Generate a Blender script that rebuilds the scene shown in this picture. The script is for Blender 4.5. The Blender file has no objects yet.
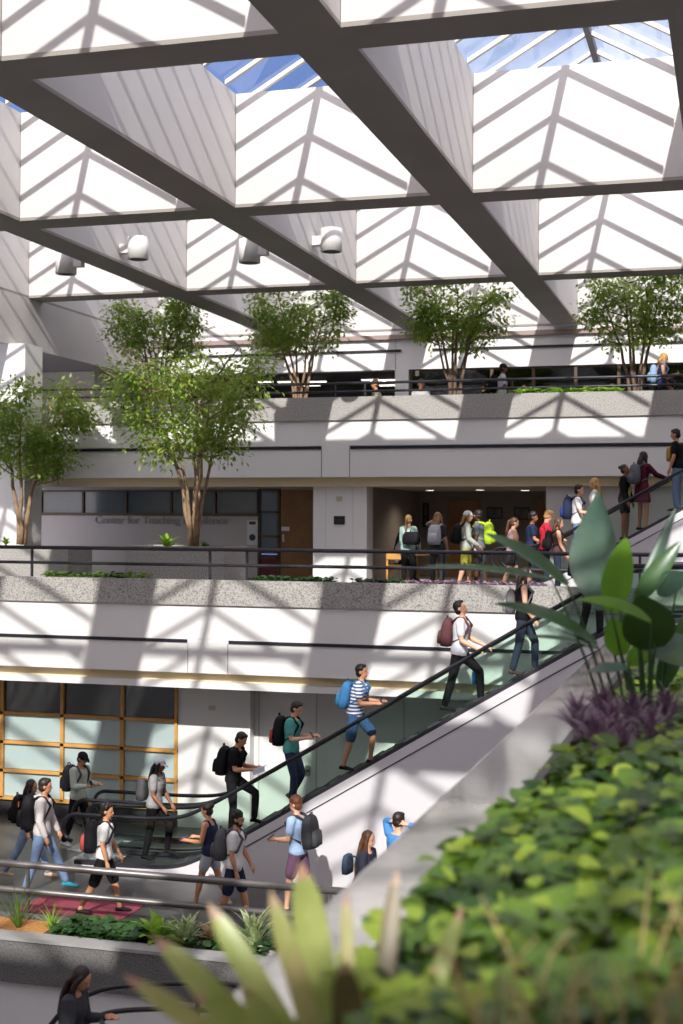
import bpy, bmesh, math, random
from math import sin, cos, pi, radians, sqrt
from mathutils import Vector, Matrix, noise
random.seed(7)
SC = bpy.context.scene
COL = SC.collection
V = Vector

# ---------------------------------------------------------------- camera
F_PX, YAW, PITCH, ROLL = 1362.1, 0.28135, 0.00496, 0.00509
def cam_axes():
    f = V((-sin(YAW)*cos(PITCH), cos(YAW)*cos(PITCH), sin(PITCH)))
    r = V((cos(YAW), sin(YAW), 0)); u = r.cross(f)
    return cos(ROLL)*r + sin(ROLL)*u, -sin(ROLL)*r + cos(ROLL)*u, f
CR, CU, CF = cam_axes()
def ray(x, y): return CR*((x-341.5)/F_PX) + CU*((512-y)/F_PX) + CF
def onY(x, y, Y): v = ray(x, y); return v*(Y/v.y)
def onZ(x, y, Z): v = ray(x, y); return v*(Z/v.z)
def onX(x, y, X): v = ray(x, y); return v*(X/v.x)
cd = bpy.data.cameras.new('camera'); co = bpy.data.objects.new('camera', cd); COL.objects.link(co)
cd.sensor_fit = 'HORIZONTAL'; cd.sensor_width = 24; cd.lens = F_PX/683*24
cd.clip_start = .05; cd.clip_end = 300
m = Matrix((CR, CU, -CF)).transposed().to_4x4(); co.matrix_world = m
cd.dof.use_dof = True; cd.dof.focus_distance = 22.5; cd.dof.aperture_fstop = 1.4
SC.camera = co
SC.view_settings.view_transform = 'Standard'; SC.view_settings.look = 'None'
SC.view_settings.gamma = 1; SC.view_settings.use_curve_mapping = False

# ---------------------------------------------------------------- materials
def s2l(c):
    return tuple((x/12.92 if x <= .04045 else ((x+.055)/1.055)**2.4) for x in c[:3])
def rgb(r, g, b): return s2l((r/255, g/255, b/255))
MATS = {}
def new_mat(name):
    m = bpy.data.materials.new(name); m.use_nodes = True
    nt = m.node_tree; b = nt.nodes['Principled BSDF']
    return m, nt, b
def mat(name, c, rough=.6, c2=None, scale=8, metal=0, coat=0, spec=.5, bump=0, thr=None, detail=4, coords='Object', sheen=0, transl=0):
    """procedural material: two tones of noise, optional bump"""
    if name in MATS: return MATS[name]
    m, nt, b = new_mat(name)
    b.inputs['Roughness'].default_value = rough; b.inputs['Metallic'].default_value = metal
    b.inputs['Specular IOR Level'].default_value = spec
    b.inputs['Coat Weight'].default_value = coat; b.inputs['Coat Roughness'].default_value = .08
    if c2 is None: c2 = tuple(x*.93 for x in c)
    tc = nt.nodes.new('ShaderNodeTexCoord'); n = nt.nodes.new('ShaderNodeTexNoise')
    n.inputs['Scale'].default_value = scale; n.inputs['Detail'].default_value = detail
    nt.links.new(tc.outputs[coords], n.inputs['Vector'])
    r = nt.nodes.new('ShaderNodeValToRGB')
    lo, hi = thr or (.35, .65)
    r.color_ramp.elements[0].position = lo; r.color_ramp.elements[1].position = hi
    r.color_ramp.elements[0].color = (*c, 1); r.color_ramp.elements[1].color = (*c2, 1)
    nt.links.new(n.outputs['Fac'], r.inputs['Fac']); nt.links.new(r.outputs['Color'], b.inputs['Base Color'])
    if bump:
        bp = nt.nodes.new('ShaderNodeBump'); bp.inputs['Strength'].default_value = bump
        nt.links.new(n.outputs['Fac'], bp.inputs['Height']); nt.links.new(bp.outputs['Normal'], b.inputs['Normal'])
    if transl:
        tr = nt.nodes.new('ShaderNodeBsdfTranslucent'); mx = nt.nodes.new('ShaderNodeMixShader')
        mx.inputs['Fac'].default_value = transl
        nt.links.new(r.outputs['Color'], tr.inputs['Color'])
        nt.links.new(b.outputs[0], mx.inputs[1]); nt.links.new(tr.outputs[0], mx.inputs[2])
        nt.links.new(mx.outputs[0], nt.nodes['Material Output'].inputs['Surface'])
    MATS[name] = m
    return m
def glass(name, tint, refl=.08, rough=.02):
    if name in MATS: return MATS[name]
    m = bpy.data.materials.new(name); m.use_nodes = True; nt = m.node_tree; nt.nodes.clear()
    o = nt.nodes.new('ShaderNodeOutputMaterial'); t = nt.nodes.new('ShaderNodeBsdfTransparent')
    g = nt.nodes.new('ShaderNodeBsdfGlossy'); mx = nt.nodes.new('ShaderNodeMixShader')
    t.inputs['Color'].default_value = (*tint, 1); g.inputs['Roughness'].default_value = rough
    fr = nt.nodes.new('ShaderNodeLayerWeight'); fr.inputs['Blend'].default_value = .5
    pw = nt.nodes.new('ShaderNodeMath'); pw.operation = 'POWER'; pw.inputs[1].default_value = 4
    mu = nt.nodes.new('ShaderNodeMath'); mu.operation = 'MULTIPLY_ADD'; mu.inputs[1].default_value = .55; mu.inputs[2].default_value = refl
    nt.links.new(fr.outputs['Facing'], pw.inputs[0]); nt.links.new(pw.outputs[0], mu.inputs[0]); nt.links.new(mu.outputs[0], mx.inputs['Fac'])
    nt.links.new(t.outputs[0], mx.inputs[1]); nt.links.new(g.outputs[0], mx.inputs[2])
    nt.links.new(mx.outputs[0], o.inputs['Surface'])
    MATS[name] = m; return m
def stripe_mat(name, c1, c2, period, axis='Z'):
    if name in MATS: return MATS[name]
    m, nt, b = new_mat(name); b.inputs['Roughness'].default_value = .85
    tc = nt.nodes.new('ShaderNodeTexCoord'); s = nt.nodes.new('ShaderNodeSeparateXYZ')
    nt.links.new(tc.outputs['Object'], s.inputs[0])
    a = nt.nodes.new('ShaderNodeMath'); a.operation = 'MODULO'; a.inputs[1].default_value = period
    nt.links.new(s.outputs[axis], a.inputs[0])
    g = nt.nodes.new('ShaderNodeMath'); g.operation = 'GREATER_THAN'; g.inputs[1].default_value = period*.5
    nt.links.new(a.outputs[0], g.inputs[0])
    mx = nt.nodes.new('ShaderNodeMix'); mx.data_type = 'RGBA'
    mx.inputs[6].default_value = (*c1, 1); mx.inputs[7].default_value = (*c2, 1)
    nt.links.new(g.outputs[0], mx.inputs[0]); nt.links.new(mx.outputs[2], b.inputs['Base Color'])
    MATS[name] = m; return m
def granite(name, base, dark, rough=.45):
    if name in MATS: return MATS[name]
    m, nt, b = new_mat(name); b.inputs['Roughness'].default_value = rough
    tc = nt.nodes.new('ShaderNodeTexCoord')
    n = nt.nodes.new('ShaderNodeTexNoise'); n.inputs['Scale'].default_value = 40; n.inputs['Detail'].default_value = 5; n.inputs['Roughness'].default_value = .8
    nt.links.new(tc.outputs['Object'], n.inputs['Vector'])
    r = nt.nodes.new('ShaderNodeValToRGB'); e = r.color_ramp.elements
    e[0].position = .40; e[0].color = (*dark, 1); e[1].position = .53; e[1].color = (*base, 1)
    nt.links.new(n.outputs['Fac'], r.inputs['Fac']); nt.links.new(r.outputs['Color'], b.inputs['Base Color'])
    MATS[name] = m; return m

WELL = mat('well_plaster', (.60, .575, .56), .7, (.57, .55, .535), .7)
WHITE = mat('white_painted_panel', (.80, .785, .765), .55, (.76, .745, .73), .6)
WHITE2 = mat('white_laminate_panel', (.80, .785, .765), .35, (.77, .755, .74), .5)
BEAM = mat('beam_paint', (.30, .27, .245), .7, (.27, .245, .22), .7)
GREYP = mat('grey_wall_paint', (.55, .52, .50), .6, (.52, .49, .47), .6)
BEIGE = mat('beige_recess_warm_lit', (.74, .60, .36), .6, (.70, .56, .34), .8)  # warm cove glow is put into the beige colour
BROWNL = mat('brown_ledge', (.33, .24, .21), .5)
BLACKL = mat('black_reveal', (.012, .011, .02), .5)
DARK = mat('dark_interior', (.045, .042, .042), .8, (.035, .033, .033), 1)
DARKF = mat('dark_stone_tile', (.12, .11, .115), .4, (.09, .085, .09), 3)
GRAN = granite('light_granite', (.45, .43, .40), (.13, .125, .12))
GRAND = granite('grey_granite', (.17, .165, .16), (.06, .06, .06), .5)
METAL = mat('dark_bronze_metal', (.055, .052, .065), .35, metal=.5)
RAILG = mat('satin_grey_rail', (.19, .175, .17), .38, metal=.6)
RUBBER = mat('black_rubber', (.012, .012, .016), .35)
STEEL = mat('brushed_steel', (.5, .5, .5), .3, metal=.9)
WOODO = mat('orange_oak_trim', (.62, .33, .09), .45, (.55, .28, .07), 5)
WOODD = mat('brown_oak_door', (.30, .14, .045), .45, (.25, .11, .035), 3)
WOODF = mat('dark_brown_frame', (.10, .06, .035), .5)
FROST = mat('frosted_teal_glass', (.42, .52, .51), .35, (.40, .50, .49), .5, coat=.3)
GLASSR = glass('skylight_glass', (.93, .96, 1.0), .05)
GLASSE = glass('green_balustrade_glass', (.95, .982, .965), .015)
GLASSW = glass('window_glass', (.45, .50, .50), .12)
SOIL = mat('soil', (.07, .045, .03), .95, (.13, .085, .05), 14, bump=.5)
BARK = mat('tan_bark', (.36, .24, .14), .8, (.25, .16, .10), 9, bump=.3)
BARKD = mat('brown_bark', (.20, .125, .08), .8, (.14, .09, .06), 9, bump=.3)

# ---------------------------------------------------------------- mesh builder
class MB:
    def __init__(s): s.v = []; s.f = []
    def add(s, vs, fs):
        n = len(s.v); s.v += [tuple(v) for v in vs]; s.f += [tuple(i+n for i in f) for f in fs]
    def box(s, a, b):
        x0, y0, z0 = [min(p, q) for p, q in zip(a, b)]; x1, y1, z1 = [max(p, q) for p, q in zip(a, b)]
        s.add([(x0,y0,z0),(x1,y0,z0),(x1,y1,z0),(x0,y1,z0),(x0,y0,z1),(x1,y0,z1),(x1,y1,z1),(x0,y1,z1)],
              [(0,3,2,1),(4,5,6,7),(0,1,5,4),(1,2,6,5),(2,3,7,6),(3,0,4,7)]); return s
    def prism(s, poly, axis, a, b):
        """poly = list of 2D points, extruded along axis from a to b"""
        def mk(p, t):
            return {'X': (t, p[0], p[1]), 'Y': (p[0], t, p[1]), 'Z': (p[0], p[1], t)}[axis]
        n = len(poly); vs = [mk(p, a) for p in poly]+[mk(p, b) for p in poly]
        s.add(vs, [tuple(range(n))[::-1], tuple(range(n, 2*n))]+[(i, (i+1) % n, n+(i+1) % n, n+i) for i in range(n)]); return s
    def loft(s, rings, cap=True, closed=False):
        n = len(rings[0]); k = len(rings); vs = [p for r in rings for p in r]; fs = []
        for j in range(k-1):
            for i in range(n):
                fs.append((j*n+i, j*n+(i+1) % n, (j+1)*n+(i+1) % n, (j+1)*n+i))
        if cap: fs += [tuple(range(n))[::-1], tuple(range((k-1)*n, k*n))]
        s.add(vs, fs); return s
    def tube(s, pts, rad, n=8, round_ends=False, flat=1.0):
        pts = [V(p) for p in pts]
        if not hasattr(rad, '__len__'): rad = [rad]*len(pts)
        rad = list(rad)
        if round_ends:
            a, b = pts[0], pts[-1]; da = (pts[0]-pts[1]).normalized(); db = (pts[-1]-pts[-2]).normalized()
            pts = [a+da*rad[0]*.95, a+da*rad[0]*.6]+pts+[b+db*rad[-1]*.6, b+db*rad[-1]*.95]
            rad = [rad[0]*.3, rad[0]*.8]+rad+[rad[-1]*.8, rad[-1]*.3]
        t = (pts[1]-pts[0]).normalized(); up = V((0, 0, 1)) if abs(t.z) < .9 else V((1, 0, 0))
        a = t.cross(up).normalized(); rings = []
        for i, p in enumerate(pts):
            if i == 0: t = (pts[1]-p)
            elif i == len(pts)-1: t = p-pts[i-1]
            else: t = pts[i+1]-pts[i-1]
            if t.length < 1e-9: t = V((0, 0, 1))
            t.normalize(); a = (a-t*a.dot(t)); a.normalize(); b = t.cross(a)
            rings.append([p+(a*cos(2*pi*k/n)+b*sin(2*pi*k/n)*flat)*rad[i] for k in range(n)])
        s.loft(rings); return s
    def ball(s, c, r, M=None, n=12, m=8):
        c = V(c); r = V(r) if hasattr(r, '__len__') else V((r, r, r)); vs = []; fs = []
        for j in range(1, m):
            th = pi*j/m
            for i in range(n):
                ph = 2*pi*i/n; p = V((sin(th)*cos(ph)*r.x, sin(th)*sin(ph)*r.y, cos(th)*r.z))
                vs.append(c+(M@p if M else p))
        top = len(vs); pz = V((0, 0, r.z)); vs.append(c+(M@pz if M else pz)); vs.append(c-(M@pz if M else pz))
        for j in range(m-2):
            for i in range(n): fs.append((j*n+i, (j+1)*n+i, (j+1)*n+(i+1) % n, j*n+(i+1) % n))
        for i in range(n):
            fs.append((top, i, (i+1) % n)); fs.append((top+1, (m-2)*n+(i+1) % n, (m-2)*n+i))
        s.add(vs, fs); return s
    def build(s, name, mt, parent=None, smooth=False, bevel=0):
        me = bpy.data.meshes.new(name); me.from_pydata(s.v, [], s.f)
        if isinstance(mt, (list, tuple)):
            for x in mt: me.materials.append(x)
        else: me.materials.append(mt)
        if smooth: me.polygons.foreach_set('use_smooth', [True]*len(me.polygons))
        me.update()
        o = bpy.data.objects.new(name, me); COL.objects.link(o)
        if parent: o.parent = parent
        if bevel:
            b = o.modifiers.new('b', 'BEVEL'); b.width = bevel; b.segments = 2; b.limit_method = 'ANGLE'
        return o
def fuse(name, mb, mt, parent, voxel=.01, smooth=3):
    o = mb.build(name, mt, parent, True)
    r = o.modifiers.new('r', 'REMESH'); r.mode = 'VOXEL'; r.voxel_size = voxel; r.use_smooth_shade = True
    if smooth:
        m_ = o.modifiers.new('s', 'SMOOTH'); m_.iterations = smooth; m_.factor = .5
    return o
def tag(o, label=None, cat=None, group=None, kind=None):
    if label: o['label'] = label
    if cat: o['category'] = cat
    if group: o['group'] = group
    if kind: o['kind'] = kind
    return o
def empty(name, loc=(0, 0, 0), rz=0):
    o = bpy.data.objects.new(name, None); COL.objects.link(o); o.location = loc; o.rotation_euler = (0, 0, rz)
    o.empty_display_size = .2
    return o
def struct(name, mb, mt, label=None, **k):
    o = mb.build(name, mt, **k); tag(o, label, None, None, 'structure'); return o
CHILD = {}
def copy_tree(o, parent=None):
    c = o.copy(); COL.objects.link(c); c.parent = parent
    for ch in list(o.children): copy_tree(ch, c)
    return c
def bx(a, b): return MB().box(a, b)
# ================================================================ ROOF GRID
YW = 25.0; H = 5.75; AX = .7747*H; PY = 1.4555*H; YR0 = 1.2006*H; BW = .76; WT = 7.86; RISE = 1.05
ROWS = list(range(-2, 5)); XI = list(range(-3, 5))          # long beams at X = -AX*i (right faces)
def rowY(j): return {0: 8.3, -1: -2.2}.get(j, YR0+PY*j)  # unseen rows overhead shifted to shape where their shadows fall
# long beams with their well walls
beam = MB(); wall = MB()
Y0, Y1 = rowY(-2), rowY(4)
for i in XI:
    x = -AX*i
    beam.box((x-BW, Y0, H), (x, Y1, H+.06))
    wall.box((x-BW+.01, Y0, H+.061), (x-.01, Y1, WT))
for j in ROWS:
    y = rowY(j); top = WT if j else H+.3  # out-of-view row kept low so sun reaches the escalator
    for i in XI[:-1]:
        xa, xb = -AX*(i+1)+.001, -AX*i-BW-.001
        beam.box((xa, y, H), (xb, y+BW, H+.06))
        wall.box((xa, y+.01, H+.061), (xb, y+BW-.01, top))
struct('ceiling', beam, BEAM, 'dark grey underside of the crossing ceiling beams')
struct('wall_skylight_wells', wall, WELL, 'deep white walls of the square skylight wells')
# gabled glass roofs, one per strip
gm = MB(); fr = MB(); rg = MB()
NR = 8; sp = PY/NR
for i in XI[:-1]:
    xl, xr = -AX*(i+1), -AX*i-BW; xm = (xl+xr)/2
    for (a, b) in ((xl, xm), (xm, xr)):
        za, zb = (WT+.08, WT+.08+RISE) if a == xl else (WT+.08+RISE, WT+.08)
        gm.add([(a, Y0, za), (b, Y0, zb), (b, Y1, zb), (a, Y1, za)], [(0, 1, 2, 3)])
        y = Y0+sp*.5
        while y < Y1:
            fr.prism([(a, za-.08), (b, zb-.08), (b, zb), (a, za)], 'Y', y-.045, y+.045)
            y += sp
    rg.prism([(xm-.055, WT+RISE-.08), (xm+.055, WT+RISE-.08), (xm+.055, WT+RISE+.07), (xm-.055, WT+RISE+.07)], 'Y', Y0, Y1)
struct('ceiling_skylight_glass', gm, GLASSR, 'gabled skylight glass above the beams')
for i in XI[:-1]: fr.box((-AX*(i+1), 9.75, WT-.02), (-AX*i-BW, 9.9, WT+.10))  # unseen cross bars added to cast a bar shadow on the middle fascia
struct('ceiling_skylight_rafters', fr, mat('cream_rafter', (.62, .58, .52), .5), 'cream rafters of the gabled skylight')
struct('ceiling_skylight_ridge', rg, mat('dark_ridge', (.16, .15, .15), .5), 'dark ridge bars of the gabled skylight')
# shell far from view: keeps the hall closed
struct('wall_back', bx((-18.5, rowY(-2)-.3, -10.5), (15, rowY(-2), WT+1)), WHITE, 'white wall behind the viewer')
struct('wall_right', bx((13.4, rowY(-2), -10.5), (13.7, 44, WT)), WHITE, 'white right hand wall of the atrium')
struct('wall_left', bx((-18.6, rowY(-2), -10.5), (-18.3, 28.4, 4.4)), WHITE, 'white left hand wall of the atrium')
struct('floor', bx((-24, rowY(-2)-.3, -10.8), (15, 46, -10.5)), DARKF, 'dark tiled floor of the lowest level')

# ================================================================ LEFT UPPER WING (level 3)
XL = -17.82
lw = MB(); lw.box((XL-.5, 16, 4.42), (XL, 40.4, H-.002)); lw.box((XL-.5, 16, H+.07), (XL-.02-BW, 40.4, WT))
struct('wall_left_fascia', lw, GREYP, 'deep grey fascia beam along the left of the atrium')
struct('ceiling_wing', bx((-26, 16, 4.44), (XL-.5, 44, 4.6)), GREYP, 'soffit of the left wing')
lc = MB(); lc.box((-18.4, 31.0, -1.6), (-17.35, 31.9, 4.42))
struct('wall_column_left', lc, WHITE, 'square white column below the left fascia')
l3 = MB(); l3.box((-24, 42, 2.3), (-18.3, 42.2, 4.42)); l3.box((-20.5, 37.4, 2.3), (-18.6, 38.2, 4.42)); l3.box((-24, 36.2, 2.3), (-21.2, 36.6, 4.42))
struct('wall_wing_inner', l3, GREYP, 'grey inner walls of the left wing on the upper floor')

# ================================================================ LEVEL 3
ZF3 = 2.42
struct('floor_upper', bx((-24, 32.5, 2.1), (13.4, 44.5, ZF3)), DARKF, 'floor slab of the upper gallery')
# parapet + fascia
g3 = MB(); J3 = [-20.4, -17.3, -14.2, -11.1, -8.0, -4.9, -1.8, 1.3, 4.4, 7.5, 10.6, 13.4]
for a, b in zip(J3[:-1], J3[1:]): g3.box((a+.012, 32.2, 2.43), (b-.012, 32.42, 3.0))
g3.box((-20.4, 32.21, 2.44), (13.4, 32.4, 2.98))
struct('wall_granite_parapet_upper', g3, GRAN, 'speckled granite parapet band of the upper gallery')
f3 = MB()
f3.box((-20.4, 32.26, 1.80), (13.4, 32.9, 2.43))
XP = sorted([-20.4, onY(322, 460, 32.3).x, onY(350, 460, 32.3).x, 13.4])
f3.box((XP[1], 32.26, 1.72), (XP[2], 32.9, 1.80))
for a, b in zip(XP[:-1], XP[1:]): f3.box((a+.012, 32.26, 1.03), (b-.012, 32.9, 1.72))
struct('wall_fascia_upper', f3, WHITE, 'white fascia panels below the granite band of the upper gallery')
r3 = MB()
for a, b in ((XP[0], XP[1]), (XP[2], XP[3])): r3.box((a+.02, 32.235, 1.715), (b-.02, 32.4, 1.785))
struct('trim_1', r3, BLACKL, 'black linear slot along the upper fascia')
struct('trim_2', bx((-20.4, 32.45, .80), (13.4, 32.95, 1.03)), BEIGE, 'beige recessed strip under the upper fascia')
struct('ceiling_lobby', bx((-24, 32.95, .80), (13.4, 44.5, 1.0)), GREYP, 'soffit above the middle level lobby')
# back wall of level 3 (row 4 plane)
zl, zn = onY(420, 350, 40.4).z, onY(420, 369, 40.4).z; zb = onY(420, 378.5, 40.4).z
xo = onY(395, 380, 40.4).x
w3 = MB(); w3.box((-24, 40.4, 5.62), (13.4, 40.8, H-.001)); w3.box((-17.9, 40.4, H+.07), (13.4, 40.8, WT))
w3.box((-24, 40.42, zn), (xo, 40.8, 5.48)); w3.box((xo+.02, 40.42, zn), (13.4, 40.8, 5.48))
w3.box((xo, 40.4, ZF3), (xo+.42, 40.8, zn)); w3.box((xo, 40.42, ZF3), (13.4, 40.8, 3.55)); w3.box((-19.3, 40.42, ZF3), (-17.3, 40.8, zn))
struct('wall_upper_back', w3, WHITE, 'white back wall of the upper gallery')
struct('trim_3', bx((-24, 40.3, 5.48), (13.4, 40.8, 5.62)), BROWNL, 'brown ledge where the beams meet the back wall')
t4 = MB(); t4.box((-18, 40.38, zl-.035), (onY(401, 350, 40.4).x, 40.45, zl+.035)); t4.box((onY(432, 350, 40.4).x, 40.38, zl-.035), (13.4, 40.45, zl+.035))
struct('trim_4', t4, BLACKL, 'black slot line on the upper back wall')
# strip window to the right
wf = MB(); wf.box((xo+.42, 40.5, zn-.06), (13.4, 40.6, zn)); wf.box((xo+.42, 40.5, 3.55), (13.4, 40.6, 3.63))
x = xo+.42
while x < 13: wf.box((x, 40.48, 3.55), (x+.09, 40.62, zn)); x += 1.25
w = struct('window_1', wf, WOODF, 'dark framed strip window of the upper gallery')
bx((xo+.42, 40.54, 3.6), (13.4, 40.56, zn-.03)).build('pane', GLASSW, w)
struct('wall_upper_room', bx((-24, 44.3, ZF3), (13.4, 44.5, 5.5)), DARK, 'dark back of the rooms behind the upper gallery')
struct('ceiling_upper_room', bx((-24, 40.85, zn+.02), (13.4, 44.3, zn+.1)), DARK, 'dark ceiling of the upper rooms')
EM = bpy.data.materials.new('lamp_tube'); EM.use_nodes = True
b_ = EM.node_tree.nodes['Principled BSDF']; b_.inputs['Emission Color'].default_value = (1, .93, .8, 1); b_.inputs['Emission Strength'].default_value = 1.6
for k, (px, py) in enumerate([(265, 371), (286, 370), (318, 377), (345, 383), (370, 378), (378, 371), (388, 385), (312, 385), (391, 376)]):
    v = onY(px, py, 42.6+.1*(k % 3)*2)
    zc = min(v.z, zn-.03)
    t = empty('ceiling_lamp', (v.x, v.y, zc)); tag(t, 'small strip lamp glowing in the dark room behind the upper gallery', 'lamp', 'strip lamps in the dark upper room')
    MB().box((-.27, -.08, -.03), (.27, .08, 0)).build('diffuser', EM, t)
    MB().box((-.29, -.10, 0), (.29, .10, .03)).build('housing', STEEL, t)
EW = bpy.data.materials.new('warm_lamp'); EW.use_nodes = True
b_ = EW.node_tree.nodes['Principled BSDF']; b_.inputs['Emission Color'].default_value = (1, .42, .1, 1); b_.inputs['Emission Strength'].default_value = 1.5
for k, px in enumerate([484, 524, 612]):
    v = onY(px, 376.5, 40.7); t = empty('table_lamp', (v.x, v.y, 3.553))
    tag(t, ['warm orange lamp in the gallery window left of the standing person', 'warm orange lamp in the gallery window right of the standing person', 'warm orange lamp in the window beside the rightmost gallery tree'][k], 'lamp')
    MB().tube([(0, 0, .28), (0, 0, .46)], [.06, .045], 10).build('lamp_shade', EW, t, True)
    MB().tube([(0, 0, 0), (0, 0, .02), (0, 0, .03), (0, 0, .3)], [.05, .05, .015, .012], 8).build('base', METAL, t, True)

def railing(name, label, x0, x1, Y, zt, zl_, zf, posts, r1=.035, r2=.03, m_=METAL):
    t = empty(name, ((x0+x1)/2, Y, zf)); cx = (x0+x1)/2; tag(t, label, 'railing')
    MB().tube([(x0-cx, 0, zt-zf), (x1-cx, 0, zt-zf)], r1, 10).build('top_rail', m_, t, True)
    MB().tube([(x0-cx, 0, zl_-zf), (x1-cx, 0, zl_-zf)], r2, 10).build('lower_rail', m_, t, True)
    for p in posts: MB().box((p-cx-.022, -.02, 0), (p-cx+.022, .02, zt-zf-.01)).build('post', m_, t)
    return t
railing('gallery_railing', 'dark two-pipe railing on top of the upper granite parapet', -20, 13.3, 32.75, onY(400, 382, 32.75).z, onY(400, 390.5, 32.75).z, ZF3, [onY(p, 385, 32.75).x for p in (60, 335, 365, 512, 640)]+[1.5, 4.5, 7.5])
# long dark bench line behind the upper railing
xa, xb = onY(433, 388, 33.3).x, onY(560, 388, 33.3).x
bn = empty('gallery_bench', ((xa+xb)/2, 33.6, ZF3)); tag(bn, 'long low dark bench behind the upper railing', 'bench'); cx = (xb-xa)/2
MB().box((-cx, -.2, .62), (cx, .2, .70)).build('seat', METAL, bn)
for k in (-1, 0, 1): MB().box((k*cx*.9-.04, -.15, 0), (k*cx*.9+.04, .15, .62)).build('leg', METAL, bn)

# ================================================================ LEVEL 2
ZF2 = -1.6; YF2 = 23.66
def z2(py, Y=YF2): return onY(341, py, Y).z
ZP, ZG, ZS, ZB = z2(582.5), z2(608.5), z2(646), z2(679)
struct('floor_middle', bx((-18.3, 24.3, -2.0), (13.4, 44.5, ZF2)), DARKF, 'floor slab of the middle level walkway')
g2 = MB(); J2 = [-18.3]
for px in (5, 94, 187, 276, 323, 422, 520, 620): J2.append(onY(px, 590, YF2).x)
J2 += [1.0, 4, 7, 10, 13.4]
for a, b in zip(J2[:-1], J2[1:]): g2.box((a+.009, YF2, ZG), (b-.009, YF2+.14, ZP))
g2.box((-18.3, YF2+.01, ZG+.01), (13.4, YF2+.13, ZP-.02)); g2.box((-18.3, YF2+.55, -2.0), (13.4, YF2+.64, ZP-.08))
struct('wall_granite_parapet_middle', g2, GRAN, 'speckled granite parapet band of the middle level')
struct('floor_planter_soil', bx((-18.3, YF2+.14, -2.0), (13.4, YF2+.55, ZP-.10)), SOIL, 'soil strip behind the middle granite parapet', )
f2 = MB(); xs = [-18.3, onY(187, 620, YF2).x, onY(227, 620, YF2).x, 13.4]
f2.box((-18.3, YF2+.05, ZS+.03), (13.4, YF2+.45, ZG))
for a, b in zip(xs[:-1], xs[1:]): f2.box((a+.008, YF2+.05, ZB), (b-.008, YF2+.45, ZS-.03))
f2.box((xs[1]-.01, YF2+.05, ZS-.035), (xs[2]+.01, YF2+.45, ZS+.035))
struct('wall_fascia_middle', f2, WHITE, 'white fascia panels below the middle granite band')
t5 = MB(); t5.box((xs[0], YF2+.03, ZS-.03), (xs[1]-.02, YF2+.2, ZS+.03)); t5.box((xs[2]+.02, YF2+.03, ZS-.03), (13.4, YF2+.2, ZS+.03))
struct('trim_5', t5, BLACKL, 'black linear slot along the middle fascia')
ZQ, ZR = z2(686, 24.0), z2(693, 24.0)
struct('trim_6', bx((-18.3, YF2+.25, ZQ), (13.4, YF2+.5, ZB)), BEIGE, 'beige recessed strip under the middle fascia')
struct('trim_7', bx((-18.3, YF2+.14, ZR), (13.4, YF2+.5, ZQ)), WHITE, 'white lower lip under the middle fascia')
struct('ceiling_lower', bx((-18.3, YF2+.5, ZR), (13.4, 28, ZR+.15)), GREYP, 'soffit over the lower level edge')
railing('walkway_railing', 'dark two-pipe railing along the middle level walkway', -18.2, 13.3, 24.0, z2(551, 24.0), z2(567, 24.0), ZP-.1, [onY(p, 560, 24.0).x for p in (32, 210, 247, 441, 482, 640)]+[2, 5, 8], .038, .032)

# lobby fronts of level 2
pil = MB(); xa, xb, xc, xd = onY(313, 500, 32.6).x, onY(367, 500, 32.6).x, onY(546, 500, 32.6).x, 13.4
q1, q2 = onY(326, 500, 32.6).x, onY(353, 500, 32.6).x
for a, b in ((xa, q1), (q1, q2), (q2, xb)): pil.box((a+.006, 32.6, ZF2), (b-.006, 33.2, .80))
pil.box((xa+.02, 32.62, ZF2), (xb-.02, 33.1, .80)); 
struct('wall_pilaster', pil, WHITE, 'white pilaster between the wooden door and the lobby')
struct('wall_lobby_right', bx((xc, 32.6, ZF2), (xd, 33.0, .80)), GREYP, 'grey wall right of the lobby opening')
# teaching center front
YT = 34.5
def tx(px): return onY(px, 520, YT).x
ww = MB(); zw0, zw1 = onY(150, 514, YT).z, onY(150, 490, YT).z
ww.box((-19, YT, ZF2), (tx(259), YT+.2, zw0)); ww.box((-19, YT, zw1), (tx(313), YT+.2, .80)); ww.box((-19, YT, zw0), (tx(40), YT+.2, zw1))
struct('wall_office_front', ww, GREYP, 'grey office wall carrying the raised lettering')
wm = MB(); wm.box((tx(40), YT-.04, zw0-.05), (tx(259), YT+.1, zw0+.03)); wm.box((tx(40), YT-.04, zw1-.05), (tx(259), YT+.1, zw1+.0))
for px in (40, 82, 125, 170, 214, 257): wm.box((tx(px), YT-.03, zw0), (tx(px)+.06, YT+.08, zw1))
w = struct('window_2', wm, WOODF, 'dark brown strip window above the raised lettering')
bx((tx(40), YT+.03, zw0), (tx(259), YT+.05, zw1)).build('pane', mat('dim_glass', (.10, .13, .13), .15, (.07, .09, .09), 1, coat=.4), w)
sm = MB()
for px in (258, 277.5): sm.box((tx(px), YT-.03, ZF2), (tx(px)+.07, YT+.1, zw1))
for py in (490, 512, 536.5, 558, 579): z = onY(268, py, YT).z; sm.box((tx(258), YT-.03, z-.03), (tx(281), YT+.1, z+.03))
w = struct('window_3', sm, WOODF, 'narrow stacked side window left of the wooden door')
bx((tx(259), YT+.03, -.95), (tx(279), YT+.05, zw1)).build('pane', mat('blue_grey_glass', (.10, .16, .20), .2, (.08, .13, .17), 1, coat=.4), w)
bx((tx(259), YT+.02, ZF2), (tx(279), YT+.06, -.97)).build('lower_panel', mat('maroon_panel', (.16, .02, .03), .6), w)
d = struct('door_1', bx((tx(281), YT-.02, ZF2), (tx(313)+.2, YT+.08, zw1)), WOODD, 'brown oak door beside the stacked window')
MB().box((tx(283), YT-.05, -.62), (tx(284.5), YT-.02, -.42)).build('door_handle', STEEL, d)
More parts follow.
